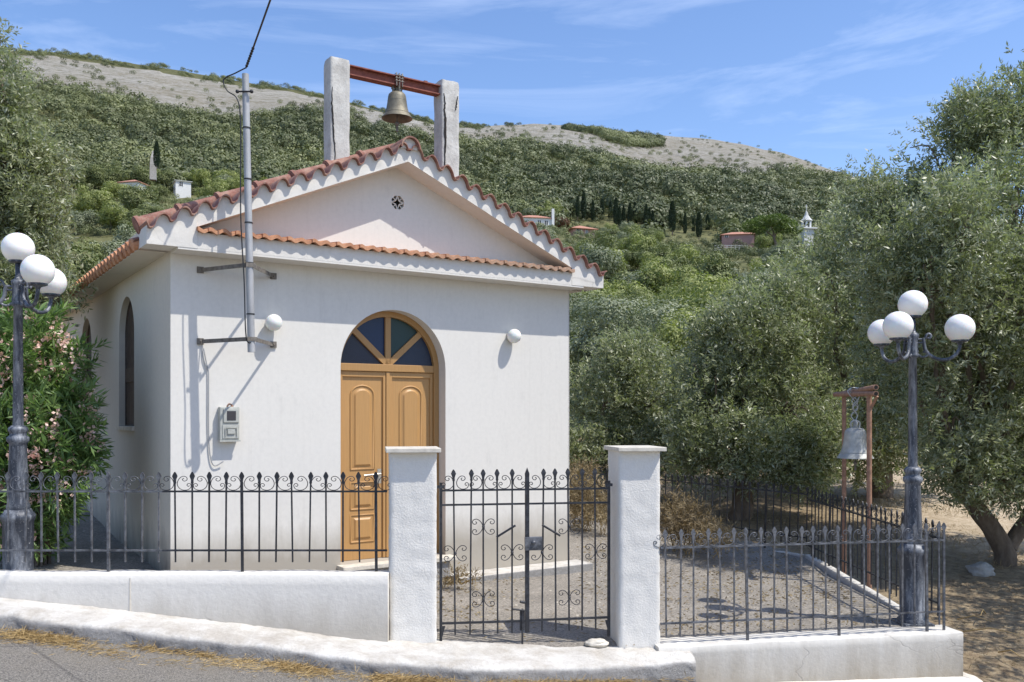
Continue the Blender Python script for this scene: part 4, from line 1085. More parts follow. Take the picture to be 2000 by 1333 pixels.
MB().tube([Vector(p) for p in smooth_path([(0, -.01, 0), (0.03, -.012, -.16), (0.045, -.012, -.25), (0.045, -.012, -.75), (0.06, -.012, -1.02), (0.10, -.015, -1.12), (.18, -.03, -1.08)], 6)], 0.006, 6).build('wire', M['galv'], cdt)
MB().tube([Vector(p) for p in smooth_path([(-0.01, -.01, 0.03), (0.0, -.012, -.1), (0.035, -.012, -.2)], 6)], 0.005, 6).build('wire', M['galv'], cdt)
# electricity meter
mt_ = thing('meter_box', 'grey electricity meter box with small window on the facade under the mast', 'meter', loc(0.53, 0, -0.26), CA)
mt_.scale = (0.9, 0.9, 0.9)
MB().box(-0.105, 0.105, -0.085, -0.001, 0.0, 0.36, b=0.012).box(-0.07, 0.095, -0.10, -0.084, 0.19, 0.34, b=0.008).box(-0.08, 0.095, -0.094, -0.084, 0.02, 0.17, b=0.006).box(-0.11, 0.11, -0.10, -0.08, -0.012, 0.004).build('housing', M['meter'], mt_)
MB().box(-0.035, 0.06, -0.1035, -0.099, 0.215, 0.315, b=0.001).build('window', M['meterglass'], mt_)
MB().tube([(-0.05, -0.10, 0.05), (-0.05, -0.105, 0.14), (0.07, -0.105, 0.14), (0.07, -0.10, 0.05)], 0.006, 6).box(-0.03, 0.05, -0.108, -0.094, 0.07, 0.12, b=.004).build('bracket', M['meter'], mt_)
MB().tube(smooth_path([(-.02, -.05, .36), (.0, -.06, .39), (.04, -.05, .37), (.02, -.06, .36)], 5), 0.009, 6).build('cable_gland', M['rustpipe'], mt_)
# wall lamps
for (t_, z_, r_, lb) in ((0.955, 0.895, 0.083, 'round frosted wall lamp beside the mast, left of the door'), (3.80, 0.895, 0.083, 'round frosted wall lamp alone on the wall right of the door')):
    w_ = thing('wall_lamp', lb, 'wall lamp', loc(t_, 0, z_), CA, 'round wall lamps')
    MB().sphere((0, -0.095, 0), r_, 28, 16).build('globe', M['globe2'], w_)
    mb = MB(); mt4 = Matrix.Rotation(R(90), 4, 'X')
    mb.lathe([(0, 0), (0.055, 0), (0.055, 0.02), (0.04, 0.03), (0, 0.03)], 20, M=mt4); mb.build('mount', M['meter'], w_)

# ------------------------------------------------------------------ foliage builders
def unit(v): return v/np.maximum(np.linalg.norm(v, axis=1, keepdims=True), 1e-9)
def rhomb(P, D, Wd, ln, wd, bend=0.0):
    """leaf quads: base P, direction D, width direction Wd"""
    n = len(P); ln = np.broadcast_to(np.asarray(ln, float).reshape(-1, 1), (n, 1)); wd = np.broadcast_to(np.asarray(wd, float).reshape(-1, 1), (n, 1))
    Wd = unit(Wd - D*np.sum(Wd*D, axis=1, keepdims=True))
    V = np.stack([P, P + D*ln*0.5 + Wd*wd*0.5, P + D*ln, P + D*ln*0.5 - Wd*wd*0.5], axis=1).reshape(-1, 3)
    Q = np.arange(n*4).reshape(-1, 4); return V, Q
def sample_lumps(lumps, n, g, inner=0.45, rough=0.25):
    w = np.array([l[3]*l[4]*l[5] for l in lumps])**(0.75); w = w/w.sum()
    idx = g.choice(len(lumps), n, p=w); A = np.array(lumps, float)[idx]
    d = unit(g.normal(size=(n, 3)))
    r = (inner + (1-inner)*g.random(n)**0.6)[:, None]
    # uneven surface: radial noise that depends on direction and lump
    ph = idx[:, None]*1.7
    bump = 1 + rough*(np.sin(d[:, :1]*6+ph)*np.sin(d[:, 1:2]*7+ph*2)+np.sin(d[:, 2:3]*8+ph*3)*0.6)*0.6
    P = A[:, :3] + d*A[:, 3:6]*r*bump
    return P, d
def sprigs(P, d, g, leaves=14, slen=0.26, ll=0.075, lw=0.017, droop=-0.1, spread=0.9):
    n = len(P)
    ax = unit(d*0.8 + g.normal(size=(n, 3))*0.55 + np.array([0, 0, 0.25+droop]))
    rep = lambda a: np.repeat(a, leaves, axis=0)
    axr = rep(ax); s = (np.tile((np.arange(leaves)+0.5)/leaves, n) + g.normal(size=n*leaves)*0.03)[:, None]
    base = rep(P) + axr*s*slen*np.repeat(g.uniform(.7, 1.3, n), leaves)[:, None]
    side = unit(np.cross(axr, g.normal(size=(n*leaves, 3))))
    D = unit(axr*0.75 + side*spread)
    Wd = unit(np.cross(D, axr) + g.normal(size=D.shape)*0.6)
    f = g.uniform(.7, 1.25, n*leaves)
    return rhomb(base, D, Wd, ll*f, lw*f)
def trunk_mesh(paths, n=9, seed=0):
    mb = MB()
    for pts, r0, r1 in paths:
        sp = smooth_path(pts, 5); m_ = len(sp)
        sp = [p + Vector((mnoise.noise(p*2.5+Vector((seed, 0, 0))), mnoise.noise(p*2.5+Vector((0, seed, 5))), 0))*r0*0.6 for p in sp]
        rs = [(r0 + (r1-r0)*(i/(m_-1))**0.8) * (1 + 0.16*mnoise.noise(sp[i]*4)) for i in range(m_)]
        mb.tube(sp, rs, n)
    return mb
def olive(label, base, lumps, nsp, seed, trunk=None, r0=0.16, leaves=14, ll=0.075, lw=0.018, slen=0.26, name='olive_tree', cat='olive tree', group='olive trees', lm='olive_leaf', inner=0.4, extra=None):
    g = np.random.default_rng(seed); base = Vector(base)
    t = thing(name, label, cat, base, 0, group)
    lum = [(a-base.x, b-base.y, c-base.z, rx, ry, rz) for (a, b, c, rx, ry, rz) in lumps]
    sub = []
    for (a, b, c, rx, ry, rz) in lum:
        for _ in range(9):
            dd_ = g.normal(size=3); dd_ /= np.linalg.norm(dd_); k_ = g.uniform(.26, .44)
            sub.append((a+dd_[0]*rx*.82, b+dd_[1]*ry*.82, c+dd_[2]*rz*.82, rx*k_, ry*k_, rz*k_))
    n1 = int(nsp*1.15*0.72); n2 = int(nsp*1.15) - n1
    P1, d1 = sample_lumps(sub, n1, g, .55); P2, d2 = sample_lumps(lum, n2, g, inner)
    P = np.concatenate([P1, P2]); d = np.concatenate([d1, d2])
    V, Q = sprigs(P, d, g, leaves, slen*0.8, ll*0.86, lw*1.02, spread=1.25)
    np_mesh('crown', V, Q, M[lm], t)
    paths = []
    top = trunk or [(0, 0, -0.2), (0.05, 0, 0.5), (0.0, 0.05, 1.1)]
    paths.append((top, r0*1.25, r0*0.85)); jp = Vector(top[-1])
    for k, l in enumerate(lum):
        c = Vector(l[:3]); rr = random.Random(seed*31+k)
        mid = jp.lerp(c, 0.5) + Vector((rr.uniform(-.3, .3), rr.uniform(-.3, .3), rr.uniform(-.1, .3)))
        paths.append(([tuple(jp), tuple(mid), tuple(c)], r0*0.5, r0*0.12))
        for q_ in range(4):
            e = c + Vector((rr.uniform(-1, 1)*l[3], rr.uniform(-1, 1)*l[4], rr.uniform(-.6, 1)*l[5]))*0.75
            paths.append(([tuple(c.lerp(mid, .3)), tuple(c.lerp(e, .5)+Vector((0, 0, .1))), tuple(e)], r0*0.16, r0*0.04))
    if extra: paths += extra
    trunk_mesh(paths, 8, seed).build('trunk', M['bark'], t)
    return t
def lump_from_px(x, y, Y, rpx, rpy, ry=None):
    p = px(x, y, Y); return (p.x, p.y, p.z, rpx/F*Y, ry if ry else rpx/F*Y*0.85, rpy/F*Y)

# right-hand olives
olive('largest olive tree, at the right edge, with its forked trunk leaning left', (6.55, 12.1, -1.93),
      [lump_from_px(*a) for a in ((1990, 330, 12.6, 150, 190), (1870, 330, 12.4, 110, 140), (1850, 520, 12.2, 150, 170), (2050, 560, 12.6, 190, 230), (1960, 750, 12.2, 190, 190), (1790, 700, 12.6, 120, 180), (2150, 800, 12.0, 190, 200), (1900, 900, 11.7, 90, 75), (2010, 920, 11.6, 90, 60), (1760, 450, 12.9, 90, 130), (2120, 300, 12.6, 150, 210), (1810, 480, 11.0, 105, 110), (1770, 610, 11.2, 85, 100), (1815, 560, 10.6, 85, 90), (1890, 430, 10.4, 100, 100), (1850, 830, 11.0, 85, 80), (1950, 860, 11.2, 90, 80), (1900, 930, 11.3, 85, 55), (1990, 950, 11.2, 80, 50), (1880, 650, 11.0, 110, 110), (1980, 600, 11.0, 120, 120), (1990, 420, 11.4, 120, 140), (1720, 420, 12.6, 60, 80))],
      17500, 11, trunk=[(0.05, 0, -0.2), (-0.05, 0, 0.25), (-0.32, 0.0, 0.62), (-0.62, 0.0, 1.0)], r0=0.125, leaves=14, ll=0.085, lw=0.020,
      extra=[([(0.05, 0, 0.15), (0.35, 0.05, 0.6), (0.7, 0.1, 1.1)], 0.11, 0.06)])
olive('olive tree with a thick trunk behind the rusty bell frame', (6.85, 17.0, -1.60),
      [lump_from_px(*a) for a in ((1700, 470, 17.5, 120, 130), (1640, 600, 17, 150, 150), (1780, 640, 17.5, 140, 180), (1700, 790, 16.6, 160, 130), (1580, 790, 16.6, 110, 120), (1820, 830, 16.6, 120, 100), (1720, 900, 16.3, 90, 45))],
      5600, 12, r0=0.22, leaves=12, ll=0.11, lw=0.027, slen=0.33)
olive('olive tree with a leaning trunk behind the back fence', (3.85, 15.2, -1.66),
      [lump_from_px(*a) for a in ((1470, 700, 15.6, 110, 120), (1400, 800, 15.2, 90, 100), (1540, 810, 15.2, 100, 110), (1450, 880, 15, 120, 75), (1370, 900, 15, 60, 50), (1560, 900, 14.9, 80, 60), (1430, 690, 15.9, 70, 80), (1510, 650, 16.0, 80, 90), (1370, 760, 15.6, 50, 70))],
      6800, 13, trunk=[(0, 0, -0.2), (0.0, 0, 0.35), (0.12, 0.0, 0.75)], r0=0.17, leaves=12, ll=0.10, lw=0.024, slen=0.3)
olive('low bushy olive just right of the chapel corner', (1.95, 17.4, -1.5),
      [lump_from_px(*a) for a in ((1180, 790, 17.4, 90, 130), (1260, 800, 17.2, 90, 120), (1215, 720, 17.8, 70, 75), (1150, 880, 17, 80, 60), (1300, 870, 17, 80, 70))],
      3800, 14, r0=0.14, leaves=12, ll=0.10, lw=0.026, slen=0.3)
olive('silvery olive tree standing behind, between two nearer olives', (6.3, 21.5, -1.2),
      [lump_from_px(*a) for a in ((1565, 600, 22, 105, 110), (1480, 670, 22, 90, 105), (1610, 700, 22, 110, 120), (1420, 740, 22, 70, 80), (1540, 780, 21.5, 120, 90))],
      4000, 15, r0=0.2, leaves=12, ll=0.13, lw=0.034, slen=0.38)
olive('olive tree standing out of view to the right, shading the slope', (8.2, 8.6, -2.2),
      [(7.9, 8.4, 1.2, 1.7, 1.8, 1.5), (8.9, 9.6, 1.6, 1.6, 1.6, 1.5), (7.3, 9.7, 0.6, 1.1, 1.1, 0.9), (8.4, 7.0, 1.2, 1.5, 1.3, 1.2)], 2600, 16, r0=0.2, leaves=12, ll=0.10, lw=0.026)
olive('tall olive tree at the left edge above the oleander', (-6.35, 11.0, -1.6),
      [lump_from_px(*a) for a in ((-50, 210, 11.2, 95, 140), (15, 190, 11.0, 42, 75), (25, 330, 11.0, 78, 100), (-50, 400, 11, 140, 160), (62, 440, 10.9, 52, 75), (45, 560, 10.7, 78, 75), (118, 585, 10.6, 30, 30), (-60, 640, 10.8, 120, 120), (-5, 70, 11.3, 12, 40), (85, 510, 10.9, 48, 55))],
      6200, 17, r0=0.2, leaves=14, ll=0.085, lw=0.019, slen=0.28)

# oleander
def oleander():
    g = np.random.default_rng(21); base = Vector((-4.7, 9.0, -1.58))
    t = thing('oleander_bush', 'pink flowering oleander between the left lamp and the chapel side wall', 'bush', base)
    lum = [lump_from_px(*a) for a in ((40, 720, 9.0, 110, 110), (85, 705, 9.0, 40, 55), (60, 860, 8.9, 110, 110), (140, 830, 8.9, 55, 75), (40, 980, 8.9, 90, 90), (-40, 800, 9.2, 120, 180), (120, 930, 8.8, 50, 60))]
    lum = [(a-base.x, b-base.y, c-base.z, rx, ry, rz) for a, b, c, rx, ry, rz in lum]
    P, d = sample_lumps(lum, 2300, g, 0.5)
    V, Q = sprigs(P, d, g, 12, 0.16, 0.125, 0.021, spread=0.75); np_mesh('foliage', V, Q, M['oleander_leaf'], t)
    P, d = sample_lumps(lum, 430, g, 1.0)
    P = P[(d[:, 1] < 0.35)]; 
    k = 16; n = len(P); C = np.repeat(P, k, axis=0) + g.normal(size=(n*k, 3))*0.033
    D = unit(g.normal(size=(n*k, 3)) + np.array([0.3, -0.9, 0.3])); Wd = unit(g.normal(size=(n*k, 3)))
    V, Q = rhomb(C, D, Wd, 0.040, 0.040); np_mesh('flowers', V, Q, M['petal'], t)
    mb = MB()
    for i in range(16):
        a_ = random.uniform(0, 6.28); r_ = random.uniform(.1, .6)
        mb.tube(smooth_path([(random.uniform(-.1, .1), random.uniform(-.1, .1), -.1), (r_*.4*math.cos(a_), r_*.4*math.sin(a_), .8), (r_*math.cos(a_), r_*math.sin(a_), random.uniform(1.4, 2.2))], 4), [0.018-0.0013*q_ for q_ in range(9)], 6)
    mb.build('stems', M['bark'], t)
oleander()

# ------------------------------------------------------------------ middle distance trees (shared meshes, one object each)
def crown_mesh(name, seed, lumps, nf, size, mat, elong=0.55):
    g = np.random.default_rng(seed); P, d = sample_lumps(lumps, nf, g, 0.72, 0.3)
    nn = unit(d + g.normal(size=(nf, 3))*0.32 + np.array([0, 0, .15])); D = unit(np.cross(nn, g.normal(size=(nf, 3)))); Wd = np.cross(nn, D); f = g.uniform(.6, 1.4, nf)
    V, Q = rhomb(P, D, Wd, size*f, size*elong*f)
    o = np_mesh(name, V, Q, mat); me = o.data; bpy.data.objects.remove(o); return me
def rl(seed, n, rad, flat=0.8, zc=1.0):
    rr = random.Random(seed); out = [(0, 0, zc, rad*.62, rad*.62, rad*.6*flat)]
    for i in range(n):
        a_ = rr.uniform(0, 6.283); q_ = rad*rr.uniform(.3, .72); s_ = rad*rr.uniform(.28, .5)
        out.append((q_*math.cos(a_), q_*math.sin(a_), zc + rr.uniform(-.5, .75)*rad*flat, s_, s_, s_*0.85))
    return out
tr_me = trunk_mesh([([(0, 0, -0.6), (0.02, 0, 0.2), (0, 0.03, 0.7)], 0.09, 0.05)], 7, 3).mesh('trunk'); tr_me.materials.append(M['bark'])
VAR = {}
for key, mt, sd in (('maquis', 'maquis', 100), ('fresh', 'fresh', 140), ('greyolive', 'greyolive', 180), ('rusty_leaf', 'rusty_leaf', 220)):
    VAR[key] = [crown_mesh('crown', sd+i, rl(sd+i, 12, 1.0, 0.8, 0.9), 8000, 0.080, M[mt]) for i in range(3 if key != 'rusty_leaf' else 1)]
VARN = {}
for key, mt, sd in (('maquis', 'maquis', 300), ('fresh', 'fresh', 340), ('greyolive', 'greyolive', 380)):
    VARN[key] = [crown_mesh('crown', sd+i, rl(sd+i, 16, 1.0, 0.8, 0.9), 30000, 0.042, M[mt]) for i in range(2)]
LBL = {'maquis': ('dark evergreen tree', 'evergreen_tree', 'tree', 'dark evergreens'),
       'fresh': ('bright green leafy tree', 'leafy_tree', 'tree', 'bright green trees'),
       'greyolive': ('grey green olive tree', 'distant_olive', 'olive tree', 'grey olives'),
       'rusty_leaf': ('red brown leafed tree between the two right hand houses', 'red_leafed_tree', 'tree', None)}
def mid_tree(kind, x, Y, rpx, i, label=None, zs=1.0, zlift=0.0, group='*'):
    p = px(x, 0, Y); z = terr(p.x, Y); s = rpx/F*Y
    lb, nm, ct_, gp = LBL[kind]
    t = thing(nm, label or (lb + ' ' + REG), ct_, (p.x, Y, z + zlift), random.uniform(0, 6.28), (gp + ' ' + REG) if label is None else None)
    t.scale = (s, s, s*zs)
    vv_ = VARN[kind] if Y < 75 else VAR[kind]; link('crown', vv_[i % len(vv_)], None, t); link('trunk', tr_me, None, t)
    return t
rr = random.Random(5)
cells = []
REG = None
def scatter(where, x0, x1, Y0, Y1, n, kinds, r0, r1, mind=0.9):
    global REG; REG = where
    cnt = 0; tries = 0
    while cnt < n and tries < n*40:
        tries += 1
        Y = Y0 * (Y1/Y0)**rr.random(); x = rr.uniform(x0, x1); r_ = rr.uniform(r0, r1); X = (x-HX)/F*Y
        if any((X-a)**2 + (Y-b)**2 < (mind*(r_+c)*0.75)**2 for a, b, c in cells): continue
        if avoid(x, Y, r_): continue
        cells.append((X, Y, r_)); k = kinds[rr.randrange(len(kinds))]
        mid_tree(k, x, Y, r_*F/Y, cnt, zs=rr.uniform(.85, 1.15)); cnt += 1
def hides(x, Y, hpx):
    p_ = px(x, 0, Y); yg = HY - terr(p_.x, Y)/Y*F
    for hx, yb, yt, hw, hy in KEEP:
        if abs(x-hx) < hw*0.5 + hpx*0.4 and Y < hy+6 and yg - hpx < yb - 3 and yg > yt - 10: return True
    return False
KEEP = [(1195, 437, 388, 180, 300), (1350, 454, 418, 110, 300), (1135, 464, 440, 62, 262), (1048, 448, 425, 60, 262), (356, 370, 350, 44, 250), (1440, 468, 452, 60, 262), (1575, 455, 420, 40, 250), (1512, 470, 415, 60, 215), (300, 330, 285, 30, 238), (1313, 450, 395, 14, 285), (1428, 488, 478, 70, 225)]
HOUSES = [(1135, 262, 60), (1050, 262, 60), (350, 252, 45), (1425, 262, 70), (1570, 262, 55), (300, 215, 50)]
def avoid(x, Y, r_):
    return hides(x, Y, 2.0*r_*F/Y)
MX = ['maquis', 'fresh', 'greyolive', 'maquis']
scatter('just beyond the yard olives, right of the chapel corner', 1100, 1480, 27, 60, 16, ['fresh', 'maquis', 'fresh', 'greyolive'], 1.8, 3.0)
scatter('behind the right street lamp and its olives', 1480, 2000, 27, 60, 14, MX, 1.8, 3.0)
scatter('halfway up the slope right of the chapel corner', 1080, 1420, 60, 120, 32, ['fresh', 'maquis', 'fresh', 'greyolive'], 2.4, 3.8)
scatter('halfway up the slope above the right olives', 1420, 2050, 60, 120, 26, MX, 2.6, 4.0)
scatter('below the orange roofed houses right of the gable', 1040, 1300, 120, 205, 32, ['fresh', 'greyolive', 'maquis'], 2.8, 4.4)
scatter('below the umbrella pine and belfry', 1300, 1750, 120, 205, 30, ['greyolive', 'greyolive', 'fresh', 'maquis'], 3.2, 4.8)
scatter('around the orange roofed houses right of the gable', 1020, 1300, 205, 290, 30, ['greyolive', 'fresh', 'maquis'], 2.4, 4.0)
scatter('between the cypress row and the umbrella pine', 1300, 1750, 205, 290, 26, ['greyolive', 'maquis', 'fresh'], 3.0, 4.6)
scatter('hidden straight behind the chapel roof', 620, 1060, 45, 200, 34, ['maquis', 'fresh', 'greyolive'], 2.6, 4.2)
scatter('at the far left behind the tall olive', -250, 60, 60, 230, 26, ['maquis', 'greyolive', 'fresh'], 2.6, 4.4)
scatter('low on the left slope beside the chapel roof', 60, 660, 90, 170, 44, ['maquis', 'greyolive', 'fresh', 'maquis'], 2.8, 4.4)
scatter('around the small white house on the left slope', 80, 700, 170, 262, 60, ['maquis', 'greyolive', 'fresh', 'maquis'], 2.8, 4.6)
mid_tree('rusty_leaf', 1095, 268, 22, 0, LBL['rusty_leaf'][0])

# cypresses
def cyp_mesh(seed):
    g = np.random.default_rng(seed); n = 2600; h = g.random(n)**0.8; a_ = g.random(n)*6.283
    prof = np.sin(np.clip(h*0.92+0.06, 0, 1)*math.pi)**0.55*(1-h*0.45)
    P = np.stack([np.cos(a_)*prof*0.13*g.uniform(.75, 1.1, n), np.sin(a_)*prof*0.13*g.uniform(.75, 1.1, n), 0.03+h*0.97], 1)
    D = unit(np.stack([np.cos(a_)*.3, np.sin(a_)*.3, np.full(n, 1.0)], 1) + g.normal(size=(n, 3))*.35)
    V, Q = rhomb(P, D, g.normal(size=(n, 3)), 0.05, 0.028); o = np_mesh('crown', V, Q, M['cypress']); me = o.data; bpy.data.objects.remove(o); return me
CY = [cyp_mesh(3), cyp_mesh(4)]
def cypress(x, ytop, ybot, Y, label=None, group='cypresses in a row below the far wood', i=0):
    p = px(x, ybot, Y); H = (ybot-ytop)/F*Y
    t = thing('cypress_tree', label or 'slim dark cypress in the row on the far slope', 'cypress', p, i*1.3, None if label else group)
    t.scale = (H*(0.8 if not label else 1.0),)*2 + (H,)
    link('crown', CY[i % 2], None, t); q_ = link('trunk', tr_me, None, t); q_.scale = (.25, .25, .12)
cypress(1313, 395, 455, 285, 'tallest, isolated dark cypress right of the cypress row', i=0)
for i, (x, yt, yb) in enumerate([(1128, 385, 422), (1140, 375, 425), (1158, 392, 430), (1176, 390, 432), (1192, 395, 436), (1203, 388, 438), (1218, 402, 440), (1230, 398, 442), (1240, 396, 444), (1252, 402, 446), (1262, 400, 447), (1275, 412, 450), (1282, 418, 452), (1296, 415, 452), (1330, 420, 455), (1338, 418, 455), (1354, 428, 458), (1382, 420, 462), (1410, 430, 462), (1114, 392, 420), (1210, 405, 441), (1268, 408, 449)]):
    cypress(x, yt, yb+4, 292 + (i % 5)*4, i=i)
cypress(1365, 416, 466, 272, 'broad dark cypress left of the umbrella pine', i=1)
cypress(306, 278, 328, 235, 'lone cypress beside the ruined stone tower on the left slope', i=1)

# umbrella pine
def pine():
    p = px(1512, 497, 215)
    t = thing('umbrella_pine', 'flat topped umbrella pine in front of the white belfry', 'pine tree', p)
    lum = [(-5.5, 0, 6.6, 2.2, 2.2, 1.3), (-2.5, 0.5, 7.6, 2.8, 2.6, 1.5), (0.4, -0.3, 8.0, 2.8, 2.6, 1.4), (3.2, 0.2, 6.9, 2.4, 2.2, 1.3), (1.8, -0.8, 6.0, 2.2, 2.0, 1.0), (-3.8, -.5, 5.6, 2.0, 1.8, .8), (5.2, 0, 5.8, 1.5, 1.4, 0.9)]
    g = np.random.default_rng(9); P, d = sample_lumps(lum, 9000, g, .6)
    V, Q = rhomb(P, unit(d+g.normal(size=d.shape)), g.normal(size=d.shape), .42*g.uniform(.6, 1.4, 9000), .2); np_mesh('crown', V, Q, M['pine'], t)
    trunk_mesh([([(0, 0, -1.5), (0.2, 0, 2.5), (-.1, 0, 5.0)], .42, .25), ([(0, 0, 4.0), (-2, 0, 5.5), (-4, 0, 6.3)], .22, .08), ([(0, 0, 4.5), (1.5, 0, 5.6), (3, 0, 6.6)], .2, .08), ([(0, 0, 5), (-.5, 0, 6), (-1, 0, 7.5)], .2, .08)], 8, 4).build('trunk', M['bark'], t)
pine()

# ------------------------------------------------------------------ far buildings
M['hwhite'] = simple('far_white_render', (0.72, 0.71, 0.68), 0.9, var=.06, sc=1.5, bump=0)
M['hpink'] = simple('far_pink_render', (0.42, 0.25, 0.21), 0.9, var=.1, sc=1.5, bump=0)
M['hroof'] = simple('far_roof_tiles', (0.44, 0.21, 0.14), 0.9, var=.25, sc=3, bump=0.3, bd=.1)
M['hgrey'] = simple('far_grey_roof', (0.52, 0.52, 0.49), 0.9, var=.1, sc=1.5, bump=0)
M['hdark'] = simple('far_window_dark', (0.03, 0.03, 0.035), 0.4, var=.1, bump=0)
def house(name, label, x, ybase, Y, w, d_, h, rz, roofm, wallm, pitch=0.4, hip=True, wins=(), chim=None, over=0.4):
    p = px(x, ybase, Y); t = thing(name, label, 'house', (p.x, p.y, p.z), rz)
    MB().box(-w/2, w/2, -d_/2, d_/2, -6, h).build('wall', M[wallm], t)
    W_, D_ = w/2+over, d_/2+over; rh = D_*pitch; a_ = D_ if hip else 0.0
    v = [(-W_, -D_, h+.02), (W_, -D_, h+.02), (W_, D_, h+.02), (-W_, D_, h+.02), (-W_+a_, 0, h+rh), (W_-a_, 0, h+rh)]
    vv = v + [(q_[0], q_[1], q_[2]-0.15) for q_ in v[:4]]
    MB().add(vv, [(0, 1, 5, 4), (2, 3, 4, 5), (3, 0, 4), (1, 2, 5), (6, 7, 1, 0), (7, 8, 2, 1), (8, 9, 3, 2), (9, 6, 0, 3), (9, 8, 7, 6)]).build('roof', M[roofm], t)
    for (wx, wz, ww, wh) in wins:
        o = MB().box(wx-ww/2, wx+ww/2, -d_/2-0.06, -d_/2+0.02, wz, wz+wh).build('window', M['hdark'], t)
        MB().box(wx-ww/2-.12, wx-ww/2, -d_/2-0.10, -d_/2, wz-.1, wz+wh+.1).box(wx+ww/2, wx+ww/2+.12, -d_/2-0.10, -d_/2, wz-.1, wz+wh+.1).box(wx-.06, wx+.06, -d_/2-.09, -d_/2, wz, wz+wh).build('frame', M['hwhite'], o)
    if chim: MB().box(chim[0]-.35, chim[0]+.35, -d_/2-.5, -d_/2+.1, chim[1], chim[2]).build('chimney', M['hwhite'], t)
    return t
house('far_house', 'white house with terracotta hip roof and tall white chimney, partly behind the gable', 1042, 448, 262, 9.5, 7, 2.6, R(10), 'hroof', 'hwhite', .35, wins=((1.0, .7, .9, 1.1), (3, .7, .9, 1.1)), chim=(4.9, -1, 5.2))
house('far_house', 'low house with orange hip roof and dark pink walls right of the gable', 1133, 464, 262, 6.6, 6, 1.9, R(18), 'hroof', 'hpink', .38, wins=((-1.6, .3, 1.6, 1.4), (.8, .3, .5, 1.4)), over=0.8)
house('far_house', 'small white house with flat grey roof among trees on the left slope', 356, 372, 250, 4.0, 4.0, 2.1, R(28), 'hgrey', 'hwhite', .12, wins=((-.6, .7, .9, 1.0),), over=.35)
house('far_house', 'orange roof just showing between trees on the far left slope', 262, 362, 232, 5.5, 5, 0.2, R(-12), 'hroof', 'hwhite', .4)
house('far_house', 'long house with brown tiled roof left of the umbrella pine', 1440, 468, 262, 9.0, 6, 0.9, R(-10), 'hroof', 'hpink', .35, wins=((-3.2, .1, .8, .6),))
house('far_house', 'white wall and roof showing under the umbrella pine', 1500, 488, 235, 5.0, 4, 1.2, R(5), 'hgrey', 'hwhite', .2)
bt = thing('bell_tower', 'white belfry with pointed cap rising above the olives at the right', 'tower', px(1575, 470, 250), R(12))
MB().box(-1.5, 1.5, -1.5, 1.5, -5, 3.0).build('shaft', M['hwhite'], bt)
MB().box(-2.1, 2.1, -2.1, 2.1, 2.9, 3.25).build('balcony', M['hwhite'], bt)
mb = MB()
for k in range(6):
    a_ = R(60*k); mb.box(math.cos(a_)*1.15-.22, math.cos(a_)*1.15+.22, math.sin(a_)*1.15-.22, math.sin(a_)*1.15+.22, 3.25, 5.0)
mb.lathe([(1.45, 5.0), (1.45, 5.4)], 8).build('belfry', M['hwhite'], bt)
MB().lathe([(0.62, 3.3), (0.62, 5.0)], 8).build('opening', M['hdark'], bt)
MB().lathe([(1.75, 5.3), (1.2, 5.9), (.6, 6.8), (.3, 7.8), (.12, 8.0), (.08, 9.0)], 8, smooth=False).build('cap', M['hgrey'], bt)
MB().box(-.06, .06, -.06, .06, 8.8, 9.9).box(-.35, .35, -.06, .06, 9.35, 9.5).build('cross', M['hwhite'], bt)
rf_ = thing('terrace_railing', 'pale metal railing of a terrace left of the umbrella pine', 'railing', px(1428, 488, 225), 0)
mb = MB()
for z in (0.0, .55, 1.0): mb.box(-4, 4, -.05, .05, z, z+.09)
for k in range(9): mb.box(-4+k-.05, -4+k+.05, -.05, .05, -.2, 1.05)
mb.build('rail', M['hwhite'], rf_)
rt = thing('ruined_tower', 'narrow ruined stone tower beside the lone left cypress', 'ruin', px(299, 330, 238), .3)
MB().add(*(lambda L_: ([(a*s, b*s, z) for z, s in L_ for a, b in ((-1, -1), (1, -1), (1, 1), (-1, 1))], [(4*i+k, 4*i+(k+1) % 4, 4*i+4+(k+1) % 4, 4*i+4+k) for i in range(len(L_)-1) for k in range(4)]))([(-3, .8), (1, .75), (2.8, .6), (3.8, .35), (4.6, .2), (4.7, 0.02)])).build('wall', M['rock'], rt)

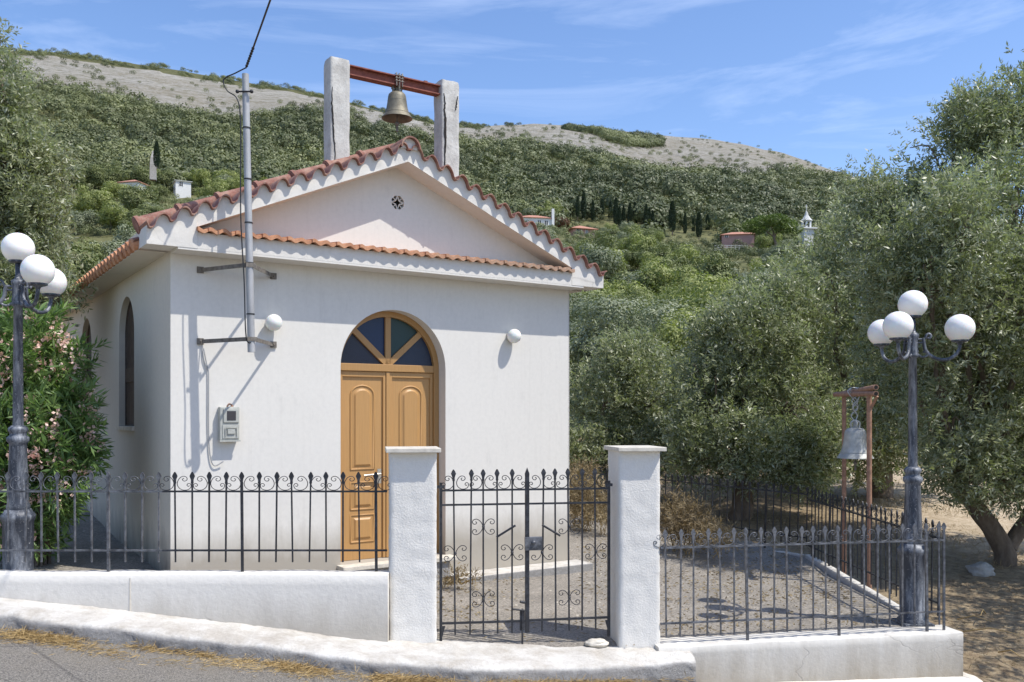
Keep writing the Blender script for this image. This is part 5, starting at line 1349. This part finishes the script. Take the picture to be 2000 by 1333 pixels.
# ------------------------------------------------------------------ far wood as one mass
def woods():
    g = np.random.default_rng(77)
    xs_, Ys, rs = [], [], []
    n = 0
    def put(x, Y, r): xs_.append(x); Ys.append(Y); rs.append(r)
    for _ in range(6800):
        x = g.uniform(-150, 1850); Y = 480 - (480-255)*g.random()**1.1
        lim = 478 + 18*mnoise.noise(Vector((x*0.012, 1, 1))) + 10*mnoise.noise(Vector((x*0.05, 4, 1)))
        if Y > lim: continue
        if Y < 300 and hides(x, Y, 2*F*3.2/Y): continue
        put(x, Y, (g.uniform(1.6, 3.2) if g.random() < .7 else g.uniform(3.2, 5.4)))
    for _ in range(700):      # the dark patch in the fold of the right hand mountain
        u = g.random(); v = g.random(); xx = 1105 + 185*u; ytop = np.interp(xx, [1105, 1200, 1290], [262, 272, 284]); ybot = np.interp(xx, [1105, 1180, 1230, 1290], [256, 285, 300, 295])
        yy = ytop + (ybot-ytop)*v
        f = (yy - np.interp(xx, XS, TRE)) / (np.interp(xx, XS, SKY) - np.interp(xx, XS, TRE)); put(xx, 480 + 370*max(0.0, min(.90, f)), g.uniform(2.6, 4.4))
    for _ in range(1500):     # scrub along the crest of the left mountain and thin dots on the rock
        x = g.uniform(0, 1000); q = 0.78 + 0.22*g.random(); 
        if g.random() < 0.25: q = g.random()
        if mnoise.noise(Vector((x*0.02, q*6, 2))) < -0.05: continue
        put(x, 480+370*q, g.uniform(1.2, 2.8))
    for _ in range(330):
        put(g.uniform(900, 1700), 480+370*g.random()**1.5, g.uniform(0.9, 2.0))
    for _ in range(900):      # undergrowth between the nearer trees
        put(g.uniform(-100, 2100), 30*(250/30)**g.random(), g.uniform(.8, 1.6))
    for _ in range(2600):
        put(g.uniform(0, 2000), g.uniform(170, 330), g.uniform(.6, 1.5))
    X = (np.array(xs_)-HX)/F*np.array(Ys); Y = np.array(Ys); r = np.array(rs)
    Z = np.array([terr(a, b) for a, b in zip(X, Y)])
    per = 240; N_ = len(X)
    d = unit(g.normal(size=(N_*per, 3))); d[:, 2] = np.abs(d[:, 2])*1.0 - 0.25
    d = unit(d); rep = lambda a: np.repeat(a, per)
    ph = rep(g.random(N_)*20)[:, None]
    bump = 1 + 0.20*(np.sin(d[:, :1]*5+ph)*np.sin(d[:, 1:2]*6+ph*2)+0.6*np.sin(d[:, 2:3]*7+ph*3))
    rr_ = rep(r)[:, None]
    P = np.stack([rep(X), rep(Y), rep(Z)+rep(r)*0.45+rep(g.random(N_)**2*1.6)], 1) + d*rr_*bump*g.uniform(.85, 1.02, (N_*per, 1))*np.array([1, 1, .85])
    nn = unit(d + g.normal(size=d.shape)*0.20); D = unit(np.cross(nn, g.normal(size=d.shape))); Wd_ = np.cross(nn, D); s = 0.19*rr_[:, 0]*g.uniform(.6, 1.4, N_*per)
    V, Q = rhomb(P, D, Wd_, s, s*.75)
    lf = np.array([mnoise.noise(Vector((a*0.02, b*0.02, 4)))*0.7 + mnoise.noise(Vector((a*0.007, b*0.007, 8)))*0.6 for a, b in zip(X, Y)])
    tint = np.repeat(np.clip(g.normal(0.42, 0.17, N_) + lf, 0, 1), per*4)
    tint = np.clip(tint*0.9 + 0.12, 0, 1)
    o = np_mesh('woodland', V, Q, M['scrub'], attrs={'tint': tint}); tag(o, 'dense evergreen wood and scrub covering the far hillside', 'woodland', kind='stuff')
woods()

# ------------------------------------------------------------------ ground cover
def blades(name, label, cat, pts, ln, wd, mat, flat=0.0, seed=1):
    g = np.random.default_rng(seed); P = np.array(pts, float); n = len(P)
    D = unit(np.stack([g.normal(size=n), g.normal(size=n), g.normal(size=n)*(0.15 if flat else 0.5) + (0.12 if flat else 1.1)], 1))
    V, Q = rhomb(P, D, g.normal(size=(n, 3)), ln*g.uniform(.5, 1.5, n), wd); o = np_mesh(name, V, Q, M[mat]); return tag(o, label, cat, kind='stuff')
g = np.random.default_rng(31)
pts = []
while len(pts) < 11000:
    X = g.uniform(-5.2, 1.4); e = np.interp(X, [-6, -3.75, -1.05, -.3, .387, .9, 1.47], [6.72, 6.66, 6.60, 6.66, 6.86, 7.02, 7.24])
    w = 0.085 + 0.10*(mnoise.noise(Vector((X*0.9, 0, 7)))+0.35)
    Y = e + 0.01 - abs(g.normal())*max(.03, w)
    if g.random() < 0.45 + 1.3*mnoise.noise(Vector((X*2.2, Y*5, 2))) + 0.5*mnoise.noise(Vector((X*9, Y*9, 2))): pts.append((X, Y, roadz(X)+0.004+0.03*g.random()**3))
blades('straw', 'golden dry straw and leaves blown along the foot of the kerb', 'straw', pts, 0.075, 0.0042, 'straw', flat=1)
pts = []
for _ in range(26000):
    Y = 7.0*(16/7.0)**g.random(); X = g.uniform(3.95, 8.5)
    if Y > 9.5 and X < 4.1: continue
    if mnoise.noise(Vector((X*1.1, Y*1.1, 3))) < -0.12 + 0.03*(Y-8): continue
    pts.append((X, Y, terr(X, Y)-0.005))
blades('dry_grass', 'dry grass and litter on the bank right of the corner wall', 'dry grass', pts, 0.07, 0.006, 'drygrass', flat=1, seed=2)
pts = []
for _ in range(9000):
    Y = g.uniform(11.8, 20); X = g.uniform(1.0, 8)
    if X < 3.75 - 0.75*(Y-11.5): continue
    if mnoise.noise(Vector((X*.8, Y*.8, 3))) < 0.0: continue
    pts.append((X, Y, terr(X, Y)-0.005))
blades('olive_grove_grass', 'thin straw coloured grass under the olives behind the back fence', 'dry grass', pts, 0.12, 0.008, 'drygrass', seed=3)
def weed(label, lumps, n, seed, mt='weed', sz=0.07, base=None):
    g = np.random.default_rng(seed); b = Vector(base); lum = [(a-b.x, c-b.y, e-b.z, f, h_, i_) for a, c, e, f, h_, i_ in lumps]
    P, d = sample_lumps(lum, n, g, .2); V, Q = sprigs(P, d, g, 8, .14, sz, .012); t = thing('dry_weeds', label, 'weeds', b); np_mesh('leaves', V, Q, M[mt], t)
    mb = MB()
    for k in range(14):
        q_ = random.choice(lum); mb.tube([(q_[0]*.8+random.uniform(-.1, .1), q_[1]*.8, -.02), (q_[0]+random.uniform(-.8, .8)*q_[3], q_[1]+random.uniform(-.8, .8)*q_[4], q_[2]+random.uniform(0, .9)*q_[5])], [.006, .002], 4)
    mb.build('stalks', M['straw'], t); return t
def wl_(x, y, Y, rpx, rpy): return lump_from_px(x, y, Y, rpx, rpy)
weed('golden brown dry weeds beside the chapel corner, seen through the gate', [wl_(1150, 985, 13.2, 35, 45), (0.9, 13.6, -1.2, .25, .4, .35), wl_(1140, 930, 14.2, 25, 30), wl_(1175, 1000, 12.8, 28, 24)], 900, 41, base=(1.1, 13.2, -1.75))
weed('brown dry weeds at the back of the yard right of the gate pillar', [wl_(1350, 1025, 11.6, 45, 40), wl_(1320, 1010, 11.9, 30, 40), wl_(1400, 1045, 11.2, 40, 18)], 700, 42, base=(2.3, 11.6, -1.78))
weed('small tuft of dry leaves beside the door step', [(-.62, 9.45, -1.72, .10, .06, .04), (-.45, 9.5, -1.73, .1, .05, .03)], 60, 43, sz=.05, base=(-.6, 9.45, -1.76))

g = np.random.default_rng(61); pts = []
while len(pts) < 3800:
    Y = g.uniform(7.5, 14.5); X = g.uniform(-1.2, 3.6)
    if X > 3.7 - 0.75*max(0, Y-11.5) or (X < 0.9 and Y > 8.5 + (X+3.19)*0.66): continue
    if X > 1.1 and Y < 7.85 + (X-1.234)*0.185: continue
    if g.random() > 0.35 + 0.9*mnoise.noise(Vector((X*1.2, Y*1.2, 5))) + 0.25*(X > 1.5): continue
    pts.append((X, Y, yardz(X, Y) + 0.008 + 0.01*g.random()))
blades('leaf_litter', 'small dry olive leaves scattered over the concrete yard', 'leaf litter', pts, 0.045, 0.013, 'drygrass', flat=1, seed=6)

# stones
def boulder(label, c, r, seed, sq=(1, .8, .6), name='boulder', mat='rock'):
    bm = bmesh.new(); bmesh.ops.create_icosphere(bm, subdivisions=4, radius=1)
    for v in bm.verts:
        n_ = v.co.normalized(); k = 1 + .28*mnoise.noise(n_*1.6+Vector((seed, 0, 0))) + .10*mnoise.noise(n_*5+Vector((0, seed, 0)))
        v.co = Vector((n_.x*sq[0], n_.y*sq[1], n_.z*sq[2]))*k*r
    me = bpy.data.meshes.new(name); bm.to_mesh(me); bm.free(); me.polygons.foreach_set('use_smooth', [True]*len(me.polygons))
    o = link(name, me, M[mat]); o.location = c; return tag(o, label, 'stone')
p = px(1915, 1078, 11.6); boulder('rounded grey boulder at the foot of the right hand olive', (p.x, p.y, terr(p.x, p.y)+.05), .17, 3)
p = px(1893, 1290, 8.0); o = boulder('flat white stone lying on the bank beside the wall corner', (p.x, p.y, terr(p.x, p.y)+.03), .13, 8, (1, .55, .35), mat='stone'); o.rotation_euler = (0, .3, -.5)
boulder('white lump of mortar at the foot of the right gate pillar', (.70, 7.52, -1.90), .10, 12, (1, .6, .35), 'mortar_lump', 'stone')
boulder('small white pebble on the yard behind the gate', (-.78, 8.35, -1.77), .022, 15, (1, .8, .7), 'pebble', 'stone')
# fallen twigs on the right bank
for i, (x, y, x2, y2, Y) in enumerate(((1870, 1110, 1935, 1160, 9.6), (1925, 1120, 1915, 1150, 9.8), (1880, 1180, 1990, 1140, 9.2), (1950, 1200, 1999, 1235, 8.6))):
    a_ = px(x, y, Y); b__ = px(x2, y2, Y-0.3); a_.z = terr(a_.x, a_.y)+.05; b__.z = terr(b__.x, b__.y)+.12
    t = MB().tube([Vector((0, 0, 0)), (b__-a_)*.5+Vector((0, 0, .05)), b__-a_], [.008, .006, .003], 5).build('twig', M['straw'], None, a_)
    tag(t, ('upper left', 'short upright', 'long middle', 'lowest right hand')[i] + ' bleached twig on the dry bank right of the corner wall', 'twig', 'twigs on the dry bank')
